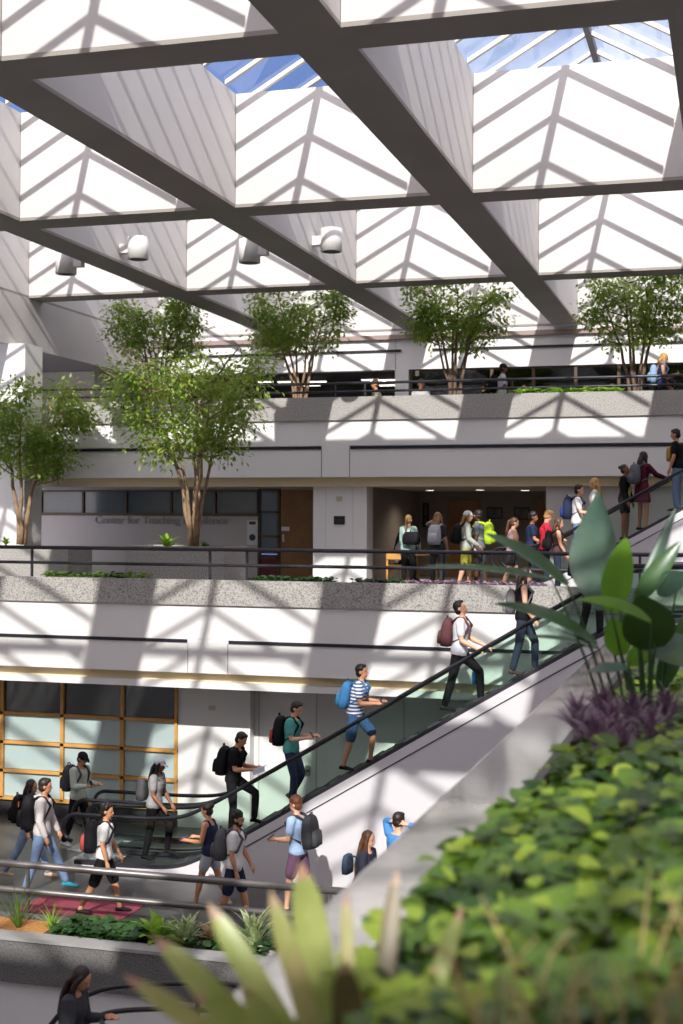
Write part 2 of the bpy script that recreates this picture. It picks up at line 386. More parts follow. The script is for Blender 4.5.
sg = bx((tx(282), YT-.05, onY(287, 529, YT).z-.05), (tx(290), YT-.03, onY(287, 529, YT).z+.06)).build('door_sign', mat('paper_white', (.8, .8, .8), .6)); tag(sg, 'small white sign on the brown oak door', 'sign')
def notice():
    a, b = onY(247.5, 520, YT), onY(258, 545, YT); t = empty('notice_poster', ((a.x+b.x)/2, YT-.01, b.z)); w_ = (b.x-a.x)/2; h_ = a.z-b.z
    tag(t, 'tall white notice with a dark emblem left of the wooden door', 'poster')
    MB().box((-w_, -.02, 0), (w_, 0, h_)).build('sheet', MATS['paper_white'], t)
    MB().tube([(0, -.03, h_*.3), (0, -.02, h_*.3)], w_*.6, 16).build('emblem', mat('poster_ink', (.05, .06, .08), .6), t)
    MB().box((-w_*.6, -.025, h_*.82), (w_*.6, -.02, h_*.94)).build('heading', MATS['poster_ink'], t)
notice()
# raised lettering
def text_mesh(body):
    tcv = bpy.data.curves.new('lettering', 'FONT'); tcv.body = body; tcv.size = .30; tcv.extrude = .015
    to = bpy.data.objects.new('tmp', tcv); COL.objects.link(to); bpy.context.view_layer.update()
    me = bpy.data.meshes.new_from_object(to.evaluated_get(bpy.context.evaluated_depsgraph_get())); bpy.data.objects.remove(to); return me
LETM = mat('lettering_metal', (.36, .34, .33), .5, metal=.3)
p_ = onY(94.5, 523.5, YT-.02); lo = empty('wall_lettering', (p_.x, YT-.02, p_.z)); xs_ = 0
tw = (onY(228, 523, YT).x-p_.x)/max(v.co.x for v in text_mesh('Center for Teaching Excellence').vertices)
for k_, wd_ in enumerate(('Center', 'for', 'Teaching', 'Excellence')):
    me = text_mesh(wd_); me.materials.append(LETM); o_ = bpy.data.objects.new('word', me); COL.objects.link(o_); o_.parent = lo
    o_.rotation_euler = (pi/2, 0, 0); o_.location = (xs_*tw, 0, 0); o_.scale = (tw, 1, 1); xs_ += max(v.co.x for v in me.vertices)+.085
tag(lo, 'grey raised letters spelling the centre name on the office wall', 'lettering')
# lobby inside
YB = 38.5
struct('wall_lobby_back', bx((xb-3, YB, ZF2), (3, YB+.2, .80)), mat('lobby_taupe', (.24, .215, .20), .7), 'taupe back wall inside the lobby')
lm = MB(); lm.box((xb-.25, 33.2, ZF2), (xb-.02, YB, .80))
struct('wall_lobby_left', lm, MATS['lobby_taupe'], 'taupe side wall of the lobby')
struct('wall_lobby_side', bx((xc, 33.0, ZF2), (xc+.2, YB, .80)), MATS['lobby_taupe'], 'right side wall of the lobby')
def lx(px): return onY(px, 520, YB).x
d = struct('door_2', bx((lx(449), YB-.05, ZF2), (lx(480), YB, .55)), WOODD, 'brown wooden door at the back of the lobby')
MB().box((.0, 0, 0), (.04, -.04, .2)).build('door_handle', STEEL, d).location = (lx(476), YB-.05, -.6)
d = struct('door_3', bx((lx(536), YB-.05, ZF2), (lx(545), YB, .55)), WOODD, 'second brown door at the right end of the lobby')
INK = mat('picture_dark', (.05, .05, .05), .4, (.16, .15, .14), 5)
def picture(px0, py0, px1, py1, Y, label, side=None):
    if side is None:
        a, b = onY(px0, py0, Y), onY(px1, py1, Y); t = empty('framed_picture', ((a.x+b.x)/2, Y-.002, b.z)); w_ = (b.x-a.x)/2; h_ = a.z-b.z
        MB().box((-w_, -.04, 0), (w_, 0, h_)).build('frame', RUBBER, t); MB().box((-w_+.05, -.045, .05), (w_-.05, -.04, h_-.05)).build('print', INK, t)
    tag(t, label, 'picture'); return t
picture(385, 499, 391, 525, YB, 'leftmost narrow framed picture on the lobby back wall')
picture(406, 503, 412, 527, YB, 'second narrow framed picture on the lobby back wall, left of the door')
picture(423, 503, 429, 527, YB, 'third narrow framed picture, just left of the lobby door')
picture(487, 507, 503, 519, YB, 'wide framed picture right of the lobby door')
picture(514, 507, 530, 520, YB, 'wide framed picture nearest the right end of the lobby')
def plaque(name, label, px0, py0, px1, py1, Y, m1, m2, cat):
    a, b = onY(px0, py0, Y), onY(px1, py1, Y); t = empty(name, ((a.x+b.x)/2, Y, b.z)); w_ = (b.x-a.x)/2; h_ = a.z-b.z
    tag(t, label, cat); MB().box((-w_, -.03, 0), (w_, 0, h_)).build('plate', m1, t, bevel=.008)
    MB().box((-w_*.7, -.036, h_*.4), (w_*.7, -.03, h_*.6)).build('inset', m2, t); return t
for k, (px, Y) in enumerate(((385, 35.2), (430, 35.6), (480, 35.2), (525, 35.8))):  # lobby lamps with spots, added to brighten the dark lobby
    v = onY(px, 500, Y); t = empty('ceiling_lamp', (v.x, Y, .80)); tag(t, 'round lamp added in the lobby ceiling to brighten the dark lobby', 'lamp', 'lamps added to brighten the lobby')
    MB().tube([(0, 0, -.03), (0, 0, 0)], .14, 16).build('rim', STEEL, t); MB().tube([(0, 0, -.035), (0, 0, -.03)], .11, 16).build('diffuser', EM, t)
    ld = bpy.data.lights.new('lobby_fill', 'SPOT'); ld.energy = 90; ld.color = (1, .82, .62); ld.spot_size = 2.6; ld.spot_blend = 1; ld.shadow_soft_size = .12
    lo_ = bpy.data.objects.new('lobby_fill', ld); COL.objects.link(lo_); lo_.parent = t; lo_.location = (0, 0, -.05)
CREAM = mat('cream_plastic', (.62, .55, .42), .5)
plaque('wall_sign', 'small black sign plate on the white pilaster', 334, 516, 345, 524.5, 32.6, RUBBER, METAL, 'sign')
plaque('wall_sensor', 'small cream wall sensor above the black sign plate', 336.5, 496.5, 342, 501, 32.6, CREAM, STEEL, 'sensor')
plaque('wall_sensor', 'small cream wall sensor on the white wall right of the orange window grid', 209, 706, 215, 710, YW, CREAM, STEEL, 'sensor')
plaque('wall_sensor', 'small cream wall sensor on the upper back wall beside the middle gallery tree', 430, 349, 432.5, 356, 40.4, CREAM, STEEL, 'sensor')
plaque('wall_sensor', 'small cream wall sensor on the upper white pillar', 415.5, 371, 419, 376, 40.4, CREAM, STEEL, 'sensor')
plaque('call_button_plate', 'small dark button plate on the ground level wall behind the teal shirted man', 305.5, 765, 310.5, 776, 25.25, STEEL, METAL, 'panel')

# ================================================================ LEVEL 1
ZF1 = -6.1; YW = 25.0
struct('floor_lower', bx((-19, 17.4, -6.35), (13.4, 25.6, ZF1)), mat('grey_floor_tile', (.075, .07, .07), .35, (.055, .05, .05), 2), 'grey floor of the lower walkway')
cp = MB(); a = onZ(20, 893, ZF1); 
cp.box((-10.7, 18.9, ZF1), (-8.9, 19.9, ZF1+.012))
c_ = cp.build('carpet_runner', mat('maroon_carpet', (.26, .04, .07), .95, (.20, .03, .05), 30)); tag(c_, 'maroon carpet strip beside the planter railing', 'carpet')
def x1(px): return onY(px, 740, YW).x
wl = MB(); xr = x1(178)
wl.box((xr, YW, ZF1), (x1(250), YW+.4, ZR)); wl.box((x1(250), YW+.25, ZF1), (13.4, YW+.5, ZR))
struct('wall_lower_white', wl, WHITE2, 'white wall behind the escalators on the lower level')
jm = MB()
for px in (254, 312, 400, 470): jm.box((x1(px), YW+.235, ZF1), (x1(px)+.025, YW+.26, ZR))
struct('trim_8', jm, GREYP, 'thin panel joints on the lower white wall')
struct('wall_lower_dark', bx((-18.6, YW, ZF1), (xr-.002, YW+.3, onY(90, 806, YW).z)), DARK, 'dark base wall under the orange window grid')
win = MB(); rows = [695, 716.5, 746, 775, 803]; zr = [onY(90, y, YW).z for y in rows]; zr[0] = ZR
for z in zr[1:]: win.box((-18.6, YW-.06, z-.032), (xr, YW+.06, z+.032))
for px in (-57, 3, 63, 123): win.box((x1(px)-.038, YW-.06, zr[-1]), (x1(px)+.038, YW+.06, ZR))
win.box((xr-.06, YW-.05, zr[-1]), (xr, YW+.05, ZR))
w = struct('window_4', win, WOODO, 'orange wooden window grid with frosted panes on the lower level')
for r_ in range(1, 4):
    for (pa, pb) in ((-57, 3), (3, 63), (63, 123), (123, 178)):
        bx((x1(pa)+.04, YW+.0, zr[r_+1]+.04), (x1(pb)-.04, YW+.02, zr[r_]-.04)).build('frosted_pane', FROST, w)
bx((-18.6, YW, zr[1]), (xr, YW+.02, ZR)).build('clear_pane', GLASSW, w)
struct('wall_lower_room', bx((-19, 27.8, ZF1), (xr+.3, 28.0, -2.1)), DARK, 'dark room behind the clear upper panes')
# planter in front
PL = MB(); PL.box((-19, 17.35, -6.62), (-3.2, 17.55, -6.02)); PL.box((-19, 18.45, -6.35), (-3.2, 18.6, -6.02)); PL.box((-3.35, 17.55, -6.35), (-3.2, 18.45, -6.02))
for px in (-20, 123, 300): x = onY(px, 950, 17.4).x
struct('wall_planter_granite', PL, GRAND, 'dark granite planter trough edge of the lower walkway')
struct('trim_9', bx((-19, 17.33, -6.02), (-3.2, 17.62, -5.97)), mat('planter_rim', (.33, .32, .31), .4), 'smooth rim of the lower granite planter')
struct('floor_planter_soil_lower', bx((-19, 17.62, -6.3), (-3.35, 18.45, -6.06)), SOIL, 'soil of the lower planter')
struct('wall_slab_edge', bx((-19, 17.45, -8.2), (13.4, 17.7, -6.62)), WHITE, 'white slab edge under the lower planter')
struct('trim_10', bx((-19, 17.40, -7.6), (13.4, 17.46, -7.45)), METAL, 'dark base line on the white slab edge')
railing('planter_railing', 'grey two-pipe railing behind the lower planter', -19, -4.15, 18.68, onY(100, 871, 18.68).z, onY(100, 897.5, 18.68).z, ZF1, [onY(p, 870, 18.68).x for p in (-60, 28, 330)], .055, .05, RAILG)

# near walkway coping and planter bed (middle level, along Y)
XA, XB, ZC = -1.63, -1.15, -1.6
POL = mat('polished_pale_stone', (.46, .44, .42), .12, (.40, .385, .37), 10, coat=1)
cpg = MB(); cpg.box((XA, -6, -2.0), (XB, 20.3, ZC))
struct('trim_11', cpg, POL, 'polished pale stone coping along the near planter', bevel=.02)
struct('wall_near_balcony', bx((XA+.06, -6, -10.5), (XB-.02, 20.3, -2.0)), WHITE, 'white wall under the near stone coping')
struct('trim_12', bx((XB, -6, -1.75), (XB+.06, 20.2, ZC+.06)), RUBBER, 'black edging strip between coping and planter bed')
sb = MB(); n1, n2 = 14, 60; vs = []
for j in range(n2+1):
    for i in range(n1+1):
        x = XB+.06+i*(4.2-XB)/n1; y = -1+j*15.5/n2
        vs.append((x, y, -1.66+.10*min(1, i/3)+.05*noise.noise(V((x*1.3, y*1.3, 0)))))
fs = [(j*(n1+1)+i, j*(n1+1)+i+1, (j+1)*(n1+1)+i+1, (j+1)*(n1+1)+i) for j in range(n2) for i in range(n1)]
sbm = MB(); sbm.add(vs, fs); struct('floor_planter_bed', sbm, SOIL, 'soil of the near planter bed', smooth=True)
struct('floor_near_slab', bx((XB, -6, -2.2), (13.4, 20.3, -1.9)), DARKF, 'slab under the near planter bed')
struct('floor_bridge', bx((-.6, 20.31, -1.95), (13.4, 23.6, ZF2-.02)), DARKF, 'bridge slab at the top of the lower escalator')
# glass balustrade at the escalator landing, right edge
lb = empty('landing_balustrade', (1.2, 21.3, ZF2)); tag(lb, 'glass balustrade with dark handrail at the top landing of the escalator', 'balustrade')
MB().box((-2.6, -.01, .03), (3.5, .01, .86)).build('glass_panel', GLASSE, lb); MB().tube([(-2.7, 0, .9), (3.5, 0, .9)], .035).build('handrail', RUBBER, lb, True)
# skylight well lamps
def lamp(px, py, X, side, label, h=.52):
    p0 = onX(px, py, X); t = empty('wall_downlight', (p0.x, p0.y, p0.z-.1)); tag(t, label, 'lamp', None)
    s_ = side; WL = mat('lamp_white', (.72, .70, .68), .4)
    MB().box((0, -.09, -.03), (s_*.22, .09, .17)).build('bracket', WL, t)
    MB().tube([(s_*.42, 0, -h*.35), (s_*.42, 0, -h*.34), (s_*.42, 0, h*.62), (s_*.42, 0, h*.63)], [.20, .235, .235, .21], 24).build('cylinder_shade', WL, t, True)
    MB().tube([(s_*.42, 0, -h*.355), (s_*.42, 0, -h*.35)], [.19, .19], 20).build('lens', RUBBER, t)
    return t
lamp(121, 248, -AX*3, 1, 'white cylindrical downlight on the left skylight well wall, facing right')
lamp(313, 240, -AX*2, 1, 'white cylindrical downlight on the second skylight well wall, facing right')
lamp(268, 249, -AX*2-BW, -1, 'white cylindrical downlight half hidden behind a beam, between the two full ones')
lamp(83, 261, -AX*3-BW, -1, 'white cylindrical downlight half hidden behind the leftmost beam')
# ================================================================ ESCALATORS
def softclamp(v, lo, hi, k=.22):
    # smooth clamp
    def smax(a, b): return .5*(a+b+sqrt((a-b)**2+k*k))
    def smin(a, b): return .5*(a+b-sqrt((a-b)**2+k*k))
    return smin(smax(v, lo), hi)
def make_hand(x0, z0, sl, lo, hi): return lambda x: softclamp(z0+sl*(x-x0), lo, hi)
handA = make_hand(-2.39, -1.17, .607, -5.17, -.70)
handB = make_hand(-3.64, -.36, .566, -.65, 3.35)
def treadA(x):
    return handA(x)-.80
def treadB(x):
    return handB(x)-.82
CLAD = mat('white_escalator_cladding', (.66, .64, .66), .35, (.63, .61, .63), .4, coat=.3)
ALU = mat('aluminium_deck', (.40, .39, .40), .35, metal=.3)
STEP = mat('ribbed_step_metal', (.10, .10, .105), .45, metal=.5)
def escalator(label, hand, xl, xr, ya, yb, drop, floor_z, clad_to=None):
    t = empty('escalator', ((xl+xr)/2, (ya+yb)/2, floor_z)); tag(t, label, 'escalator', None)
    O = V(t.location); N = 90
    xs = [xl+(xr-xl)*i/N for i in range(N+1)]
    sk = lambda x: hand(x)-drop
    for y, side in ((ya, -1), (yb, 1)):
        path = []
        zt = hand(xl); r = .24
        for a in range(-90, -271, -20): pass
        arc = [V((xl+r*cos(radians(a)), y, zt-r+r*sin(radians(a)))) for a in range(255, 89, -15)]
        path = arc+[V((x, y, hand(x))) for x in xs[1:]]
        zt2 = hand(xr); path += [V((xr+r*cos(radians(a)), y, zt2-r+r*sin(radians(a)))) for a in range(75, -76, -15)]
        MB().tube([p-O for p in path], .034, 10, flat=1).build('handrail', RUBBER, t, True)
        g = MB(); vs = []; n = len(xs)
        for dy in (-.006, .006): vs += [V((x, y+dy, sk(x)+.0))-O for x in xs]+[V((x, y+dy, hand(x)-.03))-O for x in xs]
        fs = []
        for i in range(n-1):
            fs.append((i, i+1, n+i+1, n+i)); fs.append((2*n+i, 3*n+i, 3*n+i+1, 2*n+i+1))
        g.add(vs, fs); g.build('glass_balustrade', GLASSE, t)
        d = MB()
        for i in range(n-1):
            xa_, xb_ = xs[i], xs[i+1]
            pts = [(xa_, sk(xa_)-.05), (xb_, sk(xb_)-.05), (xb_, sk(xb_)+.02), (xa_, sk(xa_)+.02)]
            d.prism([(p[0]-O.x, p[1]-O.z) for p in pts], 'Y', y-.05-O.y, y+.05-O.y)
        d.build('deck_strip', METAL, t)
    # cladding, one closed side panel on each side
    for y, yy in ((ya-.08, ya-.04), (yb+.04, yb+.08)):
        c = MB()
        for i in range(N):
            xa_, xb_ = xs[i], xs[i+1]
            lo = (floor_z+.002) if clad_to is None else None
            la = lo if lo is not None else max(floor_z, sk(xa_)-clad_to); lb_ = lo if lo is not None else max(floor_z, sk(xb_)-clad_to)
            c.prism([(xa_-O.x, la-O.z), (xb_-O.x, lb_-O.z), (xb_-O.x, sk(xb_)-.05-O.z), (xa_-O.x, sk(xa_)-.05-O.z)], 'Y', y-O.y, yy-O.y)
        c.build('side_cladding', CLAD, t)
    rv = MB()
    for i in range(N):
        xa_, xb_ = xs[i], xs[i+1]; o_ = .24
        if sk(xa_)-o_ < floor_z+.15: continue
        rv.prism([(xa_-O.x, sk(xa_)-o_-O.z), (xb_-O.x, sk(xb_)-o_-O.z), (xb_-O.x, sk(xb_)-o_+.022-O.z), (xa_-O.x, sk(xa_)-o_+.022-O.z)], 'Y', ya-.088-O.y, ya-.08-O.y)
    rv.build('reveal_line', METAL, t)
    k = .40; st = None; x = -20+math.ceil((xl+20+.3)/k)*k
    while x+k < xr-.2:
        z = hand(x+k/2)-(drop+.07)
        if st is None:
            mb = MB().box((0, 0, -.24), (k, yb-ya-.12, 0))
            for q in range(7): mb.box((.02+q*.055, 0.01, 0), (.04+q*.055, yb-ya-.13, .008))
            st = mb.build('step', STEP, t); o = st
        else:
            o = st.copy(); COL.objects.link(o); o.parent = t
        o.location = (x-O.x, ya+.06-O.y, z-O.z)
        x += k
    MB().box((xl-.35-O.x, ya-.08-O.y, 0), (xl+.35-O.x, yb+.08-O.y, .02)).build('comb_plate', ALU, t)
    return t
EA = (21.5, 22.42)
escalator('near escalator with green glass sides, black handrails and students riding up', handA, -11.0, -.62, EA[0], EA[1], .80, ZF1)
escalator('empty parallel escalator directly behind the crowded near one', handA, -11.4, -.62, 22.66, 23.5, .80, ZF1)
escalator('upper escalator rising from the middle level to the top right corner', handB, -5.0, 3.6, 30.2, 31.4, .82, ZF2)
# orange-white barrier marker on the floor by the escalator
v = onY(124, 862, 22.54)
bm_ = empty('floor_marker', (v.x, 22.54, ZF1+.0)); tag(bm_, 'low white and orange marker board between the two escalators', 'sign')
MB().box((-.34, -.03, 0), (.34, .03, v.z-ZF1+.12)).build('board', mat('marker_white', (.65, .67, .7), .5), bm_)
MB().box((-.2, -.04, v.z-ZF1-.03), (.12, -.03, v.z-ZF1+.08)).build('orange_panel', mat('marker_orange', (.75, .18, .04), .5), bm_)
# near escalator below (woman rides it), bottom left
nb = empty('stair_railing', (-7.6, 14.3, -6.5)); tag(nb, 'black curved handrails of the stair in the bottom left corner', 'railing')
def prail(pts, Y):
    ps = [onY(x, y, Y)-V(nb.location) for x, y in pts]
    out = []
    for i in range(len(ps)-1):
        p0 = ps[max(i-1, 0)]; p1 = ps[i]; p2 = ps[i+1]; p3 = ps[min(i+2, len(ps)-1)]
        for k in range(5):
            u = k/5; out.append(.5*((2*p1)+(-p0+p2)*u+(2*p0-5*p1+4*p2-p3)*u*u+(-p0+3*p1-3*p2+p3)*u**3))
    return out+[ps[-1]]
MB().tube(prail([(40, 1040), (62, 1012), (90, 994), (125, 986), (205, 983), (240, 986)], 14.0), .03, 8).build('outer_handrail', RUBBER, nb, True)
MB().tube(prail([(70, 1035), (95, 1018), (120, 1011), (170, 1009), (240, 1012)], 14.0), .03, 8).build('inner_handrail', RUBBER, nb, True)
MB().tube([onY(198, 984, 14)-V(nb.location), onY(198, 1060, 14)-V(nb.location)], .03, 8).build('post', RUBBER, nb, True)
struct('floor_stair_landing', bx((-12, 13.2, -6.75), (-5.2, 15.6, -6.6)), DARKF, 'landing below the lower planter')
# ================================================================ PEOPLE
SKINS = {'light': rgb(222, 170, 140), 'tan': rgb(196, 140, 105), 'brown': rgb(140, 92, 66), 'dark': rgb(88, 56, 42), 'pink': rgb(228, 165, 145)}
def skin(k): return mat('skin_'+k, SKINS[k], .5, tuple(x*.94 for x in SKINS[k]), 20)
def cloth(name, c, rough=.85): return mat('cloth_'+name, c, rough, tuple(x*.86 for x in c), 14, bump=.08, spec=.2)
def hairm(name, c): return mat('hair_'+name, c, .5, tuple(x*.65 for x in c), 40, bump=.4)
HAIR = {'black': rgb(24, 18, 18), 'dark': rgb(46, 30, 24), 'brown': rgb(96, 62, 40), 'auburn': rgb(120, 66, 36), 'blonde': rgb(205, 160, 98), 'dirty': rgb(150, 112, 70)}
def dirf(a, side=0, b=0):
    """a: degrees forward from straight down, b: degrees outwards on given side"""
    return V((sin(radians(a))*cos(radians(b)), side*sin(radians(b)), -cos(radians(a))*cos(radians(b))))
def frame(t, fwd):
    t = t.normalized(); f = (fwd-t*fwd.dot(t)); f.normalize(); l = t.cross(f)   # l = left
    return t, f, l
def ering(c, t, f, rf, rl, n=16, pw=1.0):
    t, f, l = frame(t, f); out = []
    for k in range(n):
        a = 2*pi*k/n; ca, sa = cos(a), sin(a)
        out.append(c+f*rf*math.copysign(abs(ca)**pw, ca)+l*rl*math.copysign(abs(sa)**pw, sa))
    return out
FWD = V((1, 0, 0))
def fk(po, s, fem):
    J = {}; g = po.get
    lean = radians(g('lean', 3)); sp = V((sin(lean), 0, cos(lean)))
    hip = V((0, 0, 0)); J['hip'] = hip; J['sp'] = sp
    J['waist'] = hip+sp*.13*s; J['chest'] = hip+sp*.33*s; J['sh'] = hip+sp*.475*s; J['neck'] = hip+sp*.52*s
    hw = (.088 if fem else .085)*s; shw = (.152 if fem else .175)*s
    for n, sd in (('L', 1), ('R', -1)):
        th, kn = g('leg'+n, (5, 8))[:2]; spl = g('splay', 3)
        h = V((0, sd*hw, -.02*s)); k = h+dirf(th, sd, spl)*.425*s; a = k+dirf(th-kn, sd, spl*.5)*.42*s
        J['h'+n], J['k'+n], J['a'+n] = h, k, a
        sh = J['sh']+V((0, sd*shw, -.01*s)); up, ab, el, inn = g('arm'+n, (5, 8, 15, 5))
        e = sh+dirf(up, sd, ab)*.29*s; fd = dirf(up+el, sd, -inn); w = e+fd*.25*s
        if g('hand'+n):                         # explicit forearm direction
            fd = V(g('hand'+n)).normalized(); w = e+fd*.25*s
        J['s'+n], J['e'+n], J['w'+n], J['f'+n] = sh, e, w, fd
    hd = J['neck']+V((sin(lean*.6+radians(g('hp', 5))*.5), 0, 1)).normalized()*.045*s
    J['hb'] = hd
    hp, hy, hr = radians(g('hp', 5)), radians(g('hy', 0)), radians(g('hr', 0))
    J['HM'] = Matrix.Rotation(hy, 3, 'Z') @ Matrix.Rotation(hr, 3, 'X') @ Matrix.Rotation(hp, 3, 'Y')
    zmin = min(J['aL'].z, J['aR'].z)-.085*s
    J['lift'] = V((0, 0, -zmin))
    for k_, v_ in list(J.items()):
        if k_ in ('sp', 'HM', 'lift', 'fL', 'fR'): continue
        J[k_] = v_+J['lift']
    if g('floorL') is not None: pass
    return J
def hp(J, x, y, z, s): return J['hb']+J['HM'] @ V((x, y, z))*s     # head-space point
def torso_rings(J, s, fem, g=0.0, zlo=-.06, zhi=.50, build=1.0):
    sp = J['sp']; R = []
    prof = [(-.10, .085, .125), (-.06, .108, .160), (.0, .118, .172), (.07, .108, .158), (.14, .098, .140), (.22, .104, .148), (.30, .116, .163), (.37, .120, .172), (.43, .108, .172), (.475, .085, .150), (.505, .060, .085), (.54, .050, .052)]
    if fem: prof = [(t, a*(1.0 if t < .1 else (.92 if t < .25 else 1.04 if t < .4 else .85)), b*(1.02 if t < .1 else (.86 if t < .27 else .87))) for t, a, b in prof]
    for t, a, b in prof:
        if t < zlo-.001 or t > zhi+.001: continue
        R.append(ering(J['hip']+sp*t*s, sp, FWD, (a*build+g)*s, (b*build+g)*s, 20))
    return R
def limb(mb, pts, rads, s, n=12):
    out = []; rr = []
    for i in range(len(pts)-1):
        a, b = pts[i], pts[i+1]; ra, rb = rads[i], rads[i+1]
        for k in range(4): u = k/4; out.append(a.lerp(b, u)); rr.append((ra+(rb-ra)*u)*s)
    out.append(pts[-1]); rr.append(rads[-1]*s)
    mb.tube(out, rr, n, round_ends=True)
def person(label, x, y, z, face, h=1.72, sex='m', sk='tan', top=('tee', 'x', (.5, .5, .5)), bot=('pants', 'x', (.05, .05, .1)), hair=('short', 'dark'), shoe=(.05, .05, .05), pose={}, cap=None, glasses=False, beard=False, build=1.0, group=None, sit=False):
    s = h/1.70; fem = sex == 'f'; po = dict(pose); J = fk(po, s, fem)
    t = empty('person', (x, y, z), radians(face)); tag(t, label, 'person', group)
    # ---------- body (one continuous surface)
    b = MB(); b.loft(torso_rings(J, s, fem, -.006, -.10, .54, build))
    b.tube([J['neck']-J['sp']*.06*s, J['hb']+V((0, 0, .03*s))], [.052*s, .047*s], 12)
    M = J['HM']
    def H_(x_, y_, z_): return hp(J, x_, y_, z_, s)
    b.ball(H_(.005, 0, .125), (.092*s, .074*s, .095*s), M, 18, 12)
    b.ball(H_(.032, 0, .065), (.060*s, .055*s, .072*s), M, 14, 10)
    b.ball(H_(.052, 0, .018), (.030*s, .030*s, .025*s), M, 10, 8)
    b.tube([H_(.085, 0, .115), H_(.108, 0, .078), H_(.086, 0, .068)], [.011*s, .016*s, .012*s], 8, True)
    b.ball(H_(.078, 0, .040), (.018*s, .024*s, .012*s), M, 8, 6)
    b.ball(H_(.075, 0, .127), (.018*s, .050*s, .012*s), M, 8, 6)
    for sd in (1, -1): b.ball(H_(-.005, sd*.076, .095), (.020*s, .012*s, .032*s), M, 8, 6)
    for n, sd in (('L', 1), ('R', -1)):
        sh, e, w, fd = J['s'+n], J['e'+n], J['w'+n], J['f'+n]
        limb(b, [sh+V((0, -sd*.05*s, 0)), sh, sh.lerp(e, .45), e, e.lerp(w, .3), w], [.05, .056, .047, .037, .042, .026], s)
        # hand: palm plus five fingers
        tt, up_, _l = frame(fd, V((0, 0, 1)) if abs(fd.z) < .9 else V((1, 0, 0)))
        side = tt.cross(up_)
        curl = po.get('curl', .6)
        pc = w+fd*.045*s
        b.tube([w, w+fd*.03*s, w+fd*.085*s], [.024*s, .033*s, .036*s], 10, True, flat=1)
        for q, (o_, ln) in enumerate(((-1.5, .070), (-.5, .080), (.5, .075), (1.5, .058))):
            r0 = w+fd*.088*s+side*o_*.019*s
            d1 = (fd-up_*curl*.5).normalized(); d2 = (fd-up_*curl*1.6).normalized()
            b.tube([r0-fd*.02*s, r0+d1*ln*.5*s, r0+d1*ln*.5*s+d2*ln*.5*s], [.010*s, .0095*s, .008*s], 6, True)
        r0 = w+fd*.03*s+side*.025*sd*s; dd = (fd+side*sd*.8-up_*.2).normalized()
        b.tube([r0, r0+dd*.035*s, r0+dd*.035*s+(dd+fd*.8).normalized()*.03*s], [.013*s, .011*s, .009*s], 6, True)
        hpn, kn, an = J['h'+n], J['k'+n], J['a'+n]
        limb(b, [hpn, hpn.lerp(kn, .35), kn, kn.lerp(an, .3), kn.lerp(an, .75), an], [.085*build, .078*build, .053, .056, .038, .036], s)
        b.tube([an+V((-.03*s, 0, -.03*s)), an+V((.06*s, 0, -.045*s)), an+V((.13*s, 0, -.06*s))], [.035*s, .034*s, .024*s], 8, True)
    body = fuse('body', b, skin(sk), t, .0105*s, 2)
    # ---------- face details
    for sd in (1, -1): MB().ball(H_(.083, sd*.030, .108), (.008*s, .012*s, .007*s), M, 8, 6).build('eye', mat('eye_dark', (.02, .015, .012), .2), body, True)
    MB().ball(H_(.094, 0, .038), (.006*s, .022*s, .006*s), M, 8, 6).build('mouth', mat('lips', rgb(165, 90, 80), .5), body, True)
    if glasses:
        g_ = MB()
        for sd in (1, -1):
            ring = [H_(.101, sd*.032+.024*cos(a*pi/6), .108+.018*sin(a*pi/6)) for a in range(13)]; g_.tube(ring, .0028*s, 5)
            g_.tube([H_(.098, sd*.056, .112), H_(.0, sd*.078, .11)], .0025*s, 5)
        g_.tube([H_(.105, .01, .112), H_(.105, -.01, .112)], .0025*s, 5); g_.build('glasses', RUBBER, t)
    hm = hairm(hair[1], HAIR[hair[1]])
    if beard:
        bb = MB(); bb.ball(H_(.050, 0, .020), (.046*s, .052*s, .034*s), M); bb.ball(H_(.020, .050, .055), (.03*s, .014*s, .04*s), M); bb.ball(H_(.020, -.050, .055), (.03*s, .014*s, .04*s), M)
        fuse('beard', bb, hm, t, .009*s, 1)
    # ---------- hair
    hb = MB(); st = hair[0]
    if not cap:
        hb.ball(H_(-.014, 0, .145), (.094*s, .084*s, .090*s), M, 18, 12)
        hb.ball(H_(-.035, 0, .085), (.066*s, .078*s, .075*s), M, 14, 10)
        if st in ('short', 'curly', 'quiff'):
            hb.ball(H_(.035, 0, .195), (.052*s, .062*s, .032*s), M, 12, 8)
    else:
        hb.ball(H_(-.028, 0, .085), (.068*s, .080*s, .075*s), M, 14, 10)
    if st == 'curly' or st == 'quiff':
        rr = random.Random(hash(label) & 255 if False else len(label))
        for q in range(26):
            a = rr.uniform(0, 2*pi); e_ = rr.uniform(.15, 1.4)
            c_ = H_(-.01+.085*cos(a)*cos(e_), .078*sin(a)*cos(e_), .145+.09*sin(e_))
            hb.ball(c_, .024*s, None, 8, 6)
    if st == 'long':
        L_ = po.get('hl', .42)
        back = [H_(-.05, 0, .13), H_(-.085, 0, .04), J['neck']+V((-.10*s, 0, -.02*s)), J['neck']-J['sp']*(L_*.55*s)+V((-.115*s, 0, 0)), J['neck']-J['sp']*(L_*s)+V((-.105*s, 0, 0))]
        rings = [ering(p, V((0, 0, -1)), FWD, a_*s, w_*s, 14) for p, a_, w_ in zip(back, (.055, .05, .045, .04, .02), (.075, .085, .098, .092, .05))]
        hb.loft(rings)
        for sd in (1, -1):
            hb.tube([H_(.02, sd*.078, .14), H_(.005, sd*.088, .06), J['sh']+V((.02*s, sd*.085*s, .05*s)), J['sh']+V((.07*s, sd*.08*s, -.10*s))], [.026*s, .03*s, .032*s, .014*s], 8, True)
